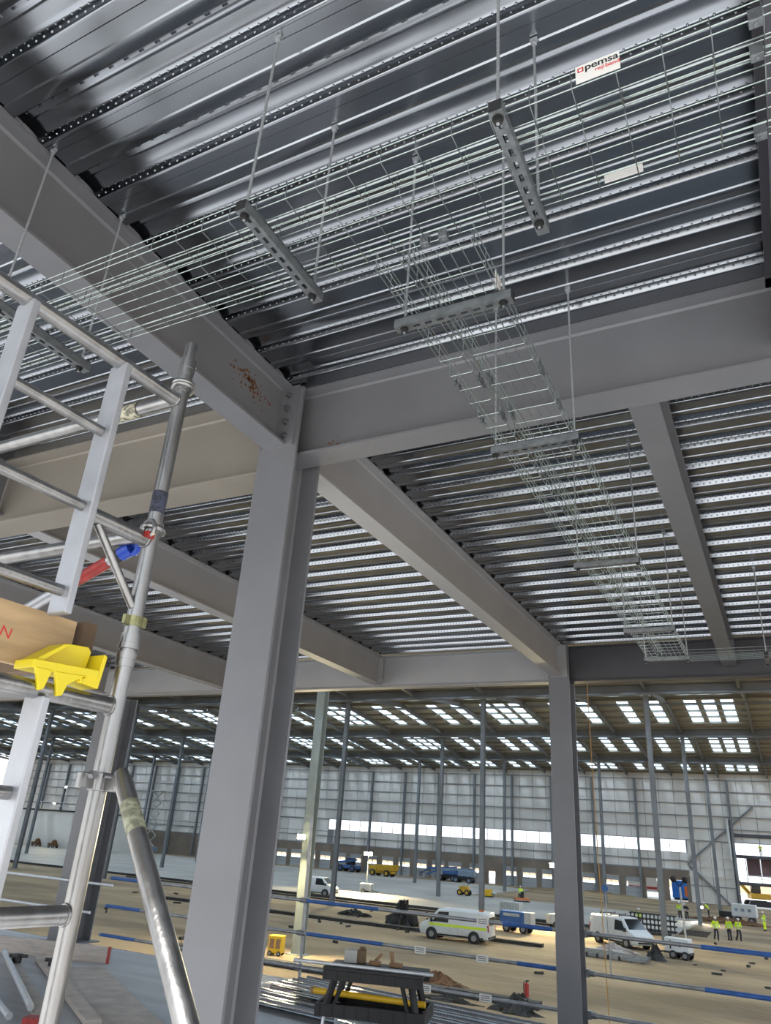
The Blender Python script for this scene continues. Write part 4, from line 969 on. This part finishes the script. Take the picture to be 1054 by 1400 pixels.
MB().bar((1.2, -.2, 1.8), (3.2, -.2, 4.0), .4, .5).bar((3.2, -.2, 4.0), (5.2, -.2, 2.2), .35, .4).build('boom', m_yelm, exc, local=True, bevel=.05)
MB().prism([(5.0, 2.2), (5.6, 1.9), (5.5, 1.0), (4.7, 1.2)], 'y', -.7, .3).build('bucket', m_blackp, exc, local=True)
for s in (-1, 1): MB().prism([(-2.0, .3), (-1.7, 0), (1.7, 0), (2.0, .3), (1.7, .9), (-1.7, .9)], 'y', s*1.3-.3, s*1.3+.3).build('track', m_blackp, exc, local=True, bevel=.05)
sk = thing('skip_container', 'bright blue container with an orange panel outside the open dock door', 'container', (-14.9, YW+4, G), 0)
MB().box(-1.6, 1.6, 0, 2.2, .3, 3.0).build('body', mat('bright blue paint', (.02, .20, .62), .5), sk, local=True, bevel=.05); MB().box(.4, 1.3, -.03, 0, .6, 2.2).build('panel', m_orange, sk, local=True); MB().box(-1.4, 1.4, .2, 2, 0, .3).build('skid', m_blackp, sk, local=True)
for k in range(6): MB().box(-1.5+k*.32, -1.42+k*.32, -.04, 0, .4, 2.9).build('rib', m_bluep, sk, local=True)
lr = thing('parked_lorry', 'white lorry outside the open dock door with a red band', 'lorry', (-20.3, YW+4, G), R(0))
MB().box(-2.2, 2.6, -1.2, 1.2, .9, 3.3).build('box_body', m_white, lr, local=True, bevel=.05); MB().box(-2.2, 2.6, -1.23, -1.2, 1.3, 1.7).build('red_band', m_red, lr, local=True); MB().box(2.7, 4.4, -1.1, 1.1, .7, 2.7).build('cab', m_white, lr, local=True, bevel=.2)
add_wheels(lr, ((-1.4, 1.0), (-1.4, -1.0), (3.4, 1.0), (3.4, -1.0)), .48, .3)
gen = thing('generator', 'white generator box on wheels on the sand at right', 'generator', (-6.45, 50.3, G), R(-12))
MB().box(-.85, .75, -.45, .45, .42, 1.25).build('canopy', m_white, gen, local=True, bevel=.05); MB().box(-.9, .8, -.5, .5, .32, .42).build('chassis', m_blackp, gen, local=True)
MB().bar((-.85, 0, .38), (-1.9, 0, .25), .08, .08).build('drawbar', m_blackp, gen, local=True); MB().box(.1, .25, -.465, -.45, .75, .9).box(-.5, -.4, -.465, -.45, .6, 1.1).build('vent', m_blackp, gen, local=True)
add_wheels(gen, ((-.3, .45), (-.3, -.45), (.5, .45), (.5, -.45)), .26, .18)
ibc = thing('liquid_tank', 'pale caged water tank at the slab edge behind the van', 'tank', (-20.9, 64.6, G+.12), R(-8))
MB().box(-1.0, 1.0, -.55, .55, .15, 1.25).build('tank', m_whited, ibc, local=True, bevel=.08); MB().box(-1.05, 1.05, -.6, .6, 0, .15).build('pallet', m_blackp, ibc, local=True)
for k in range(8): MB().tube((-1+k*.285, -.58, .15), (-1+k*.285, -.58, 1.25), .02, 6).build('cage_bar', m_zinc, ibc, local=True)
tl = thing('site_trailer', 'dark trailer standing right behind the white striped van', 'trailer', (-17.2, 54.0, G), R(-6))
MB().box(-1.1, .9, -.6, .6, .55, 1.5).build('body', m_blueb, tl, local=True, bevel=.05); MB().box(-.8, .6, -.62, -.6, 1.15, 1.35).build('panel', m_whited, tl, local=True); MB().box(.92, 1.5, -.5, .5, .4, 1.5).build('rear_box', m_whited, tl, local=True, bevel=.03)
add_wheels(tl, ((-.5, .6), (-.5, -.6), (.9, .55), (.9, -.55)), .32, .2)
ys = thing('small_pump', 'small yellow pump on the slab beyond the tall centre column', 'pump', (-30.3, 86.0, G+.12)); MB().box(-.7, .3, -.4, .4, .1, .9).build('body', m_yelr, ys, local=True, bevel=.05); MB().tube((.3, 0, .5), (.9, 0, .4), .18, 10).build('outlet', m_whited, ys, local=True); MB().box(-.8, .5, -.45, .45, 0, .1).build('skid', m_blackp, ys, local=True)
sm = thing('screed_machine', 'dark yellow walk-behind machine left of the tall centre column', 'machine', (-32.5, 84.0, G+.12)); MB().box(-.6, .6, -.4, .4, .4, 1.1).build('engine', m_yelm, sm, local=True, bevel=.08); MB().bar((0, .3, 1.0), (.5, 1.0, 1.5), .06, .06).build('handle', m_blackp, sm, local=True); MB().box(-.25, .25, -.3, .3, 1.1, 1.5).build('tank', m_whited, sm, local=True, bevel=.05)
add_wheels(sm, ((-.5, .4), (-.5, -.4), (.5, .4), (.5, -.4)), .36, .2, m_yelm)
fx = thing('fire_extinguisher', 'red fire extinguisher standing alone on the sand', 'extinguisher', (-9.65, 31.6, G)); MB().tube((0, 0, 0), (0, 0, .48), .105, 14).sphere((0, 0, .48), .105, 12, 6, (1, 1, .6)).build('cylinder', m_red, fx, local=True, smooth=50); MB().tube((0, 0, .5), (0, 0, .62), .03, 8).box(-.03, .12, -.02, .02, .60, .64).build('valve', m_blackp, fx, local=True); MB().path([(-.03, 0, .6), (-.14, 0, .55), (-.15, 0, .3), (-.12, 0, .15)], .015, 6).build('hose', m_blackp, fx, local=True)
yb = thing('yellow_machine', 'small yellow plant box standing at the foot of the green-tinted column', 'machine', (-21.3, 31.9, G), R(15)); MB().box(-.38, .38, -.3, .3, .12, .95).build('body', m_yelr, yb, local=True, bevel=.04); MB().box(-.3, -.05, -.315, -.3, .35, .8).box(.05, .3, -.315, -.3, .35, .8).build('vent', m_wood, yb, local=True)
add_wheels(yb, ((-.25, .3), (-.25, -.3), (.25, .3), (.25, -.3)), .12, .08)
bh = heap('scrap_heap', 'black tangled heap of steel offcuts on the sand left of the van', 'heap', -23.7, 50.0, 1.35, .9, 1.15, m_dark, 3, rough=.9)
MB().box(-.28, .28, -.2, .2, 1.0, 1.75).build('bin', m_black, bh, local=True, bevel=.03)
heap('scrap_heap', 'low dark debris strewn left of the black heap', 'heap', -28.5, 52.0, 1.5, .6, .35, m_dark, 5, rough=.9)
heap('earth_heap', 'reddish brown earth mound behind the workbench', 'earth', -13.2, 31.3, 1.5, .55, .42, m_earth, 8)
for i, (x, y, rx, ry, h, lab) in enumerate(((-9.0, 28.3, 1.0, .45, .5, 'black plastic wrapped bundle below the bottom rail'), (-11.6, 28.4, 1.6, .3, .16, 'dark flattened sheeting left of the black bundle'), (-9.5, 30.5, .55, .3, .22, 'dark rubble lump near the fire extinguisher'), (-13.4, 30.0, .22, .2, .22, 'small black bag left of the earth-side rubble'))):
    heap('debris_pile', lab, 'debris', x, y, rx, ry, h, m_dark, 20+i, rough=.7)
for i, (x0, x1, y, w, h, lab) in enumerate(((-26, -8.5, 29.6, .5, .22, 'dark formwork strip on the ground just beyond the slab edge'), (-42, -13.5, 47.5, .55, .18, 'dark formwork strip crossing the sand behind the van'), (-160, -8.6, 63.6, .35, .2, 'dark edge board along the front of the concrete slab'), (-60, -14, 61.6, .25, .1, 'thin dark shuttering line in front of the slab'))):
    t = thing('formwork_strip', lab, 'formwork', ((x0+x1)/2, y, G))
    n = int((x1-x0)/3.6)+1
    for k in range(n):
        xa = x0+(x1-x0)*k/n; xb = x0+(x1-x0)*(k+1)/n-.05
        MB().bar((xa, y+random.uniform(-.08, .08), G+h/2), (xb, y+random.uniform(-.08, .08), G+h/2), w, h*random.uniform(.8, 1.2)).build('timber', m_dark, t)
t = thing('mesh_stack', 'stack of dark reinforcement mesh frames behind the white van', 'mesh stack', (-9.9, 65.2, G))
for k in range(12):
    mb = MB()
    for zz in (.15, .5, .85, 1.2): mb.box(-11.7+k*.28, -11.52+k*.28, 64.7, 65.7, G+zz, G+zz+.09)
    mb.box(-11.65+k*.28, -11.57+k*.28, 64.75, 64.85, G, G+1.3); mb.build('frame', m_dark, t)
t = thing('reinforcement_mesh', 'flat sheet of reinforcement mesh sloping off the slab edge at right', 'mesh', (-7.5, 67, G))
for k in range(8):
    MB().tube((-8.4+k*.26, 66.2, G+.03), (-8.6+k*.28, 70.0, G+.14), .02, 6).build('bar', m_dark, t); 
for k in range(8): MB().tube((-8.5, 66.3+k*.5, G+.05+.012*k), (-6.5, 66.3+k*.5, G+.05+.012*k), .02, 6).build('bar', m_dark, t)
t = thing('lattice_stack', 'grey stack of edge rails lying on the sand in front of the white van', 'rail stack', (-9.3, 47, G))
for k in range(5):
    MB().bar((-11.6, 46.2+k*.35, G+.12+.02*k), (-7.6, 46.0+k*.35, G+.12), .09, .16).build('rail', m_tube, t)
for k in range(7): MB().bar((-11.3+k*.58, 46.0, G+.10), (-11.3+k*.58, 47.8, G+.10), .12, .2).build('tie', m_dark, t)
heap('debris_pile', 'pale rubble and timber in front of the white van wheels', 'debris', -9.9, 49.4, 1.6, .6, .35, m_board, 31, rough=.9)
heap('debris_pile', 'dark drum-like lump in front of the white van nose', 'debris', -7.5, 48.4, .7, .5, .7, m_dark, 33, rough=.5)
heap('earth_heap', 'dark earth bank along the dug edge at far right', 'earth', -6.5, 84.5, 6.0, 1.0, .5, m_earth, 35)
heap('earth_heap', 'dark ground ridge in front of the dock doors', 'earth', -26, 112, 16, 2.2, .7, m_sand, 37, rough=.3)
wm = thing('white_machine', 'white machine with panels beside the worker at the right edge', 'machine', (-5.0, 86.5, G), R(-5))
MB().box(-1.2, 1.4, -.6, .6, .7, 2.0).build('body', m_white, wm, local=True, bevel=.06); MB().box(-2.6, -1.2, -.5, .5, .4, 1.1).build('skid', m_blackp, wm, local=True, bevel=.05)
for k in range(3): MB().cbox((-.7+k*.7, -.61, 1.4), (.35, .02, .3)).build('panel', m_greyb, wm, local=True)
add_wheels(wm, ((-.7, .6), (-.7, -.6), (.8, .6), (.8, -.6)), .36, .22)
work_lamp('white work lamp glowing near the ground between workers at right', -8.2, 81, G+1.3, 700, col=(1, .95, .8), yaw=R(20), stand=1.28)
lp = thing('lamp_pole', 'thin pale pole with a two-headed dark lamp beside the right hall column', 'pole', (-7.6, 63.0, G))
MB().tube((-7.6, 63.0, G), (-7.70, 63.0, G+3.3), .07, 8).build('pole', m_whited, lp)
for s in (-1, 1): MB().tube((-7.70, 62.9, G+3.35), (-7.70+s*.35, 62.9, G+3.75), .04, 6).sphere((-7.70+s*.4, 62.9, G+3.8), .22, 10, 6, (1, .5, 1)).build('lamp_head', m_blackp, lp)
sg = thing('sign_post', 'round blue sign on a thin post beside the edge column', 'sign', (-8.2, 40.0, G)); MB().tube((-8.2, 40, G), (-8.3, 40, G+3.6), .03, 6).build('post', m_tube, sg); MB().tube((-8.3, 39.95, G+3.6), (-8.3, 39.99, G+3.6), .16, 16).build('disc', m_blueb, sg)
mb = MB(); rnd = random.Random(99)
for k in range(95):
    x, y = rnd.uniform(-48, 2), rnd.choice((rnd.uniform(42, 63), rnd.uniform(30, 62)))
    if -21 < x < -6 and 43 < y < 56: continue
    if abs((x-X0) % BAY) < .6 or abs((x-X0) % BAY-BAY) < .6: continue
    mb.cbox((x, y, G+.06), (rnd.uniform(.1, .6), rnd.uniform(.06, .18), rnd.uniform(.05, .16)), rnd.uniform(0, 3))
tag(mb.build('scattered_offcuts', m_dark, loc=(-20, 50, G)), 'small dark offcuts and rubble scattered over the sand', 'debris', kind='stuff')
# ---- white office box far left with clutter on its deck
ofc = thing('office_box', 'plain white office box with an open upper deck at far left', 'office', (-119, 105, G))
MB().box(-138, -108.2, 100.5, 112, G, 1.0).build('walls', m_clad, ofc); MB().box(-138, -108, 100.3, 112, 1.0, 1.25).build('upper_deck', m_dark, ofc)
for k in range(10): MB().tube((-137+k*3, 100.5, 1.25), (-137+k*3, 100.5, 2.5), .06, 6).build('guard_post', m_tubel, ofc)
MB().tube((-138, 100.5, 2.5), (-108, 100.5, 2.5), .06, 6).tube((-138, 100.5, 1.9), (-108, 100.5, 1.9), .06, 6).build('guard_rail', m_tubel, ofc)
cr_ = thing('red_crates', 'stack of dark red crates on top of the white office box', 'crates', (-111, 102, 1.25))
for i in range(5):
    for j in range(3): MB().box(-113.6+i*1.05, -112.65+i*1.05, 101, 102.2, 1.25+j*.62, 1.82+j*.62).build('crate', m_red, cr_)
sl = thing('scissor_lift', 'raised scissor lift with green-lit platform near the left back wall', 'scissor lift', (-106, 113, G+.0))
MB().box(-107.5, -104.5, 112.3, 113.7, G+.4, G+1.2).build('chassis', m_greyb, sl)
for k in range(5):
    z0 = G+1.2+k*1.9
    for s in (-1, 1): MB().bar((-106-s*1.2, 113, z0), (-106+s*1.2, 113, z0+1.9), .16, .16, (0, 1, 0)).build('scissor_arm', m_whited, sl)
MB().box(-107.5, -104.5, 112.2, 113.8, G+10.7, G+10.9).build('platform', m_whited, sl)
for x in (-107.5, -106, -104.5): MB().tube((x, 112.2, G+10.9), (x, 112.2, G+12), .05, 6).build('guard_post', m_whited, sl)
for i, (x, y, lab) in enumerate(((-119, 99, 'low dark machine parked before the white office box'), (-115, 99.2, 'round-backed dark machine before the white office box, right of the low one'))):
    t = thing('small_machine', lab, 'machine', (x, y, G+.12)); MB().box(-1.2, .9, -.5, .5, .3, .9).build('body', m_earth, t, local=True, bevel=.1); MB().sphere((.2, 0, 1.0), .6, 10, 6).build('drum', m_earth, t, local=True, smooth=60); add_wheels(t, ((-.7, .5), (-.7, -.5), (.6, .5), (.6, -.5)), .3, .2)
# ------------------------------------------------------------------ lift everything so that the mezzanine floor is z = 0
for o in list(SC.objects):
    if o.parent is None: o.location.z += EYE
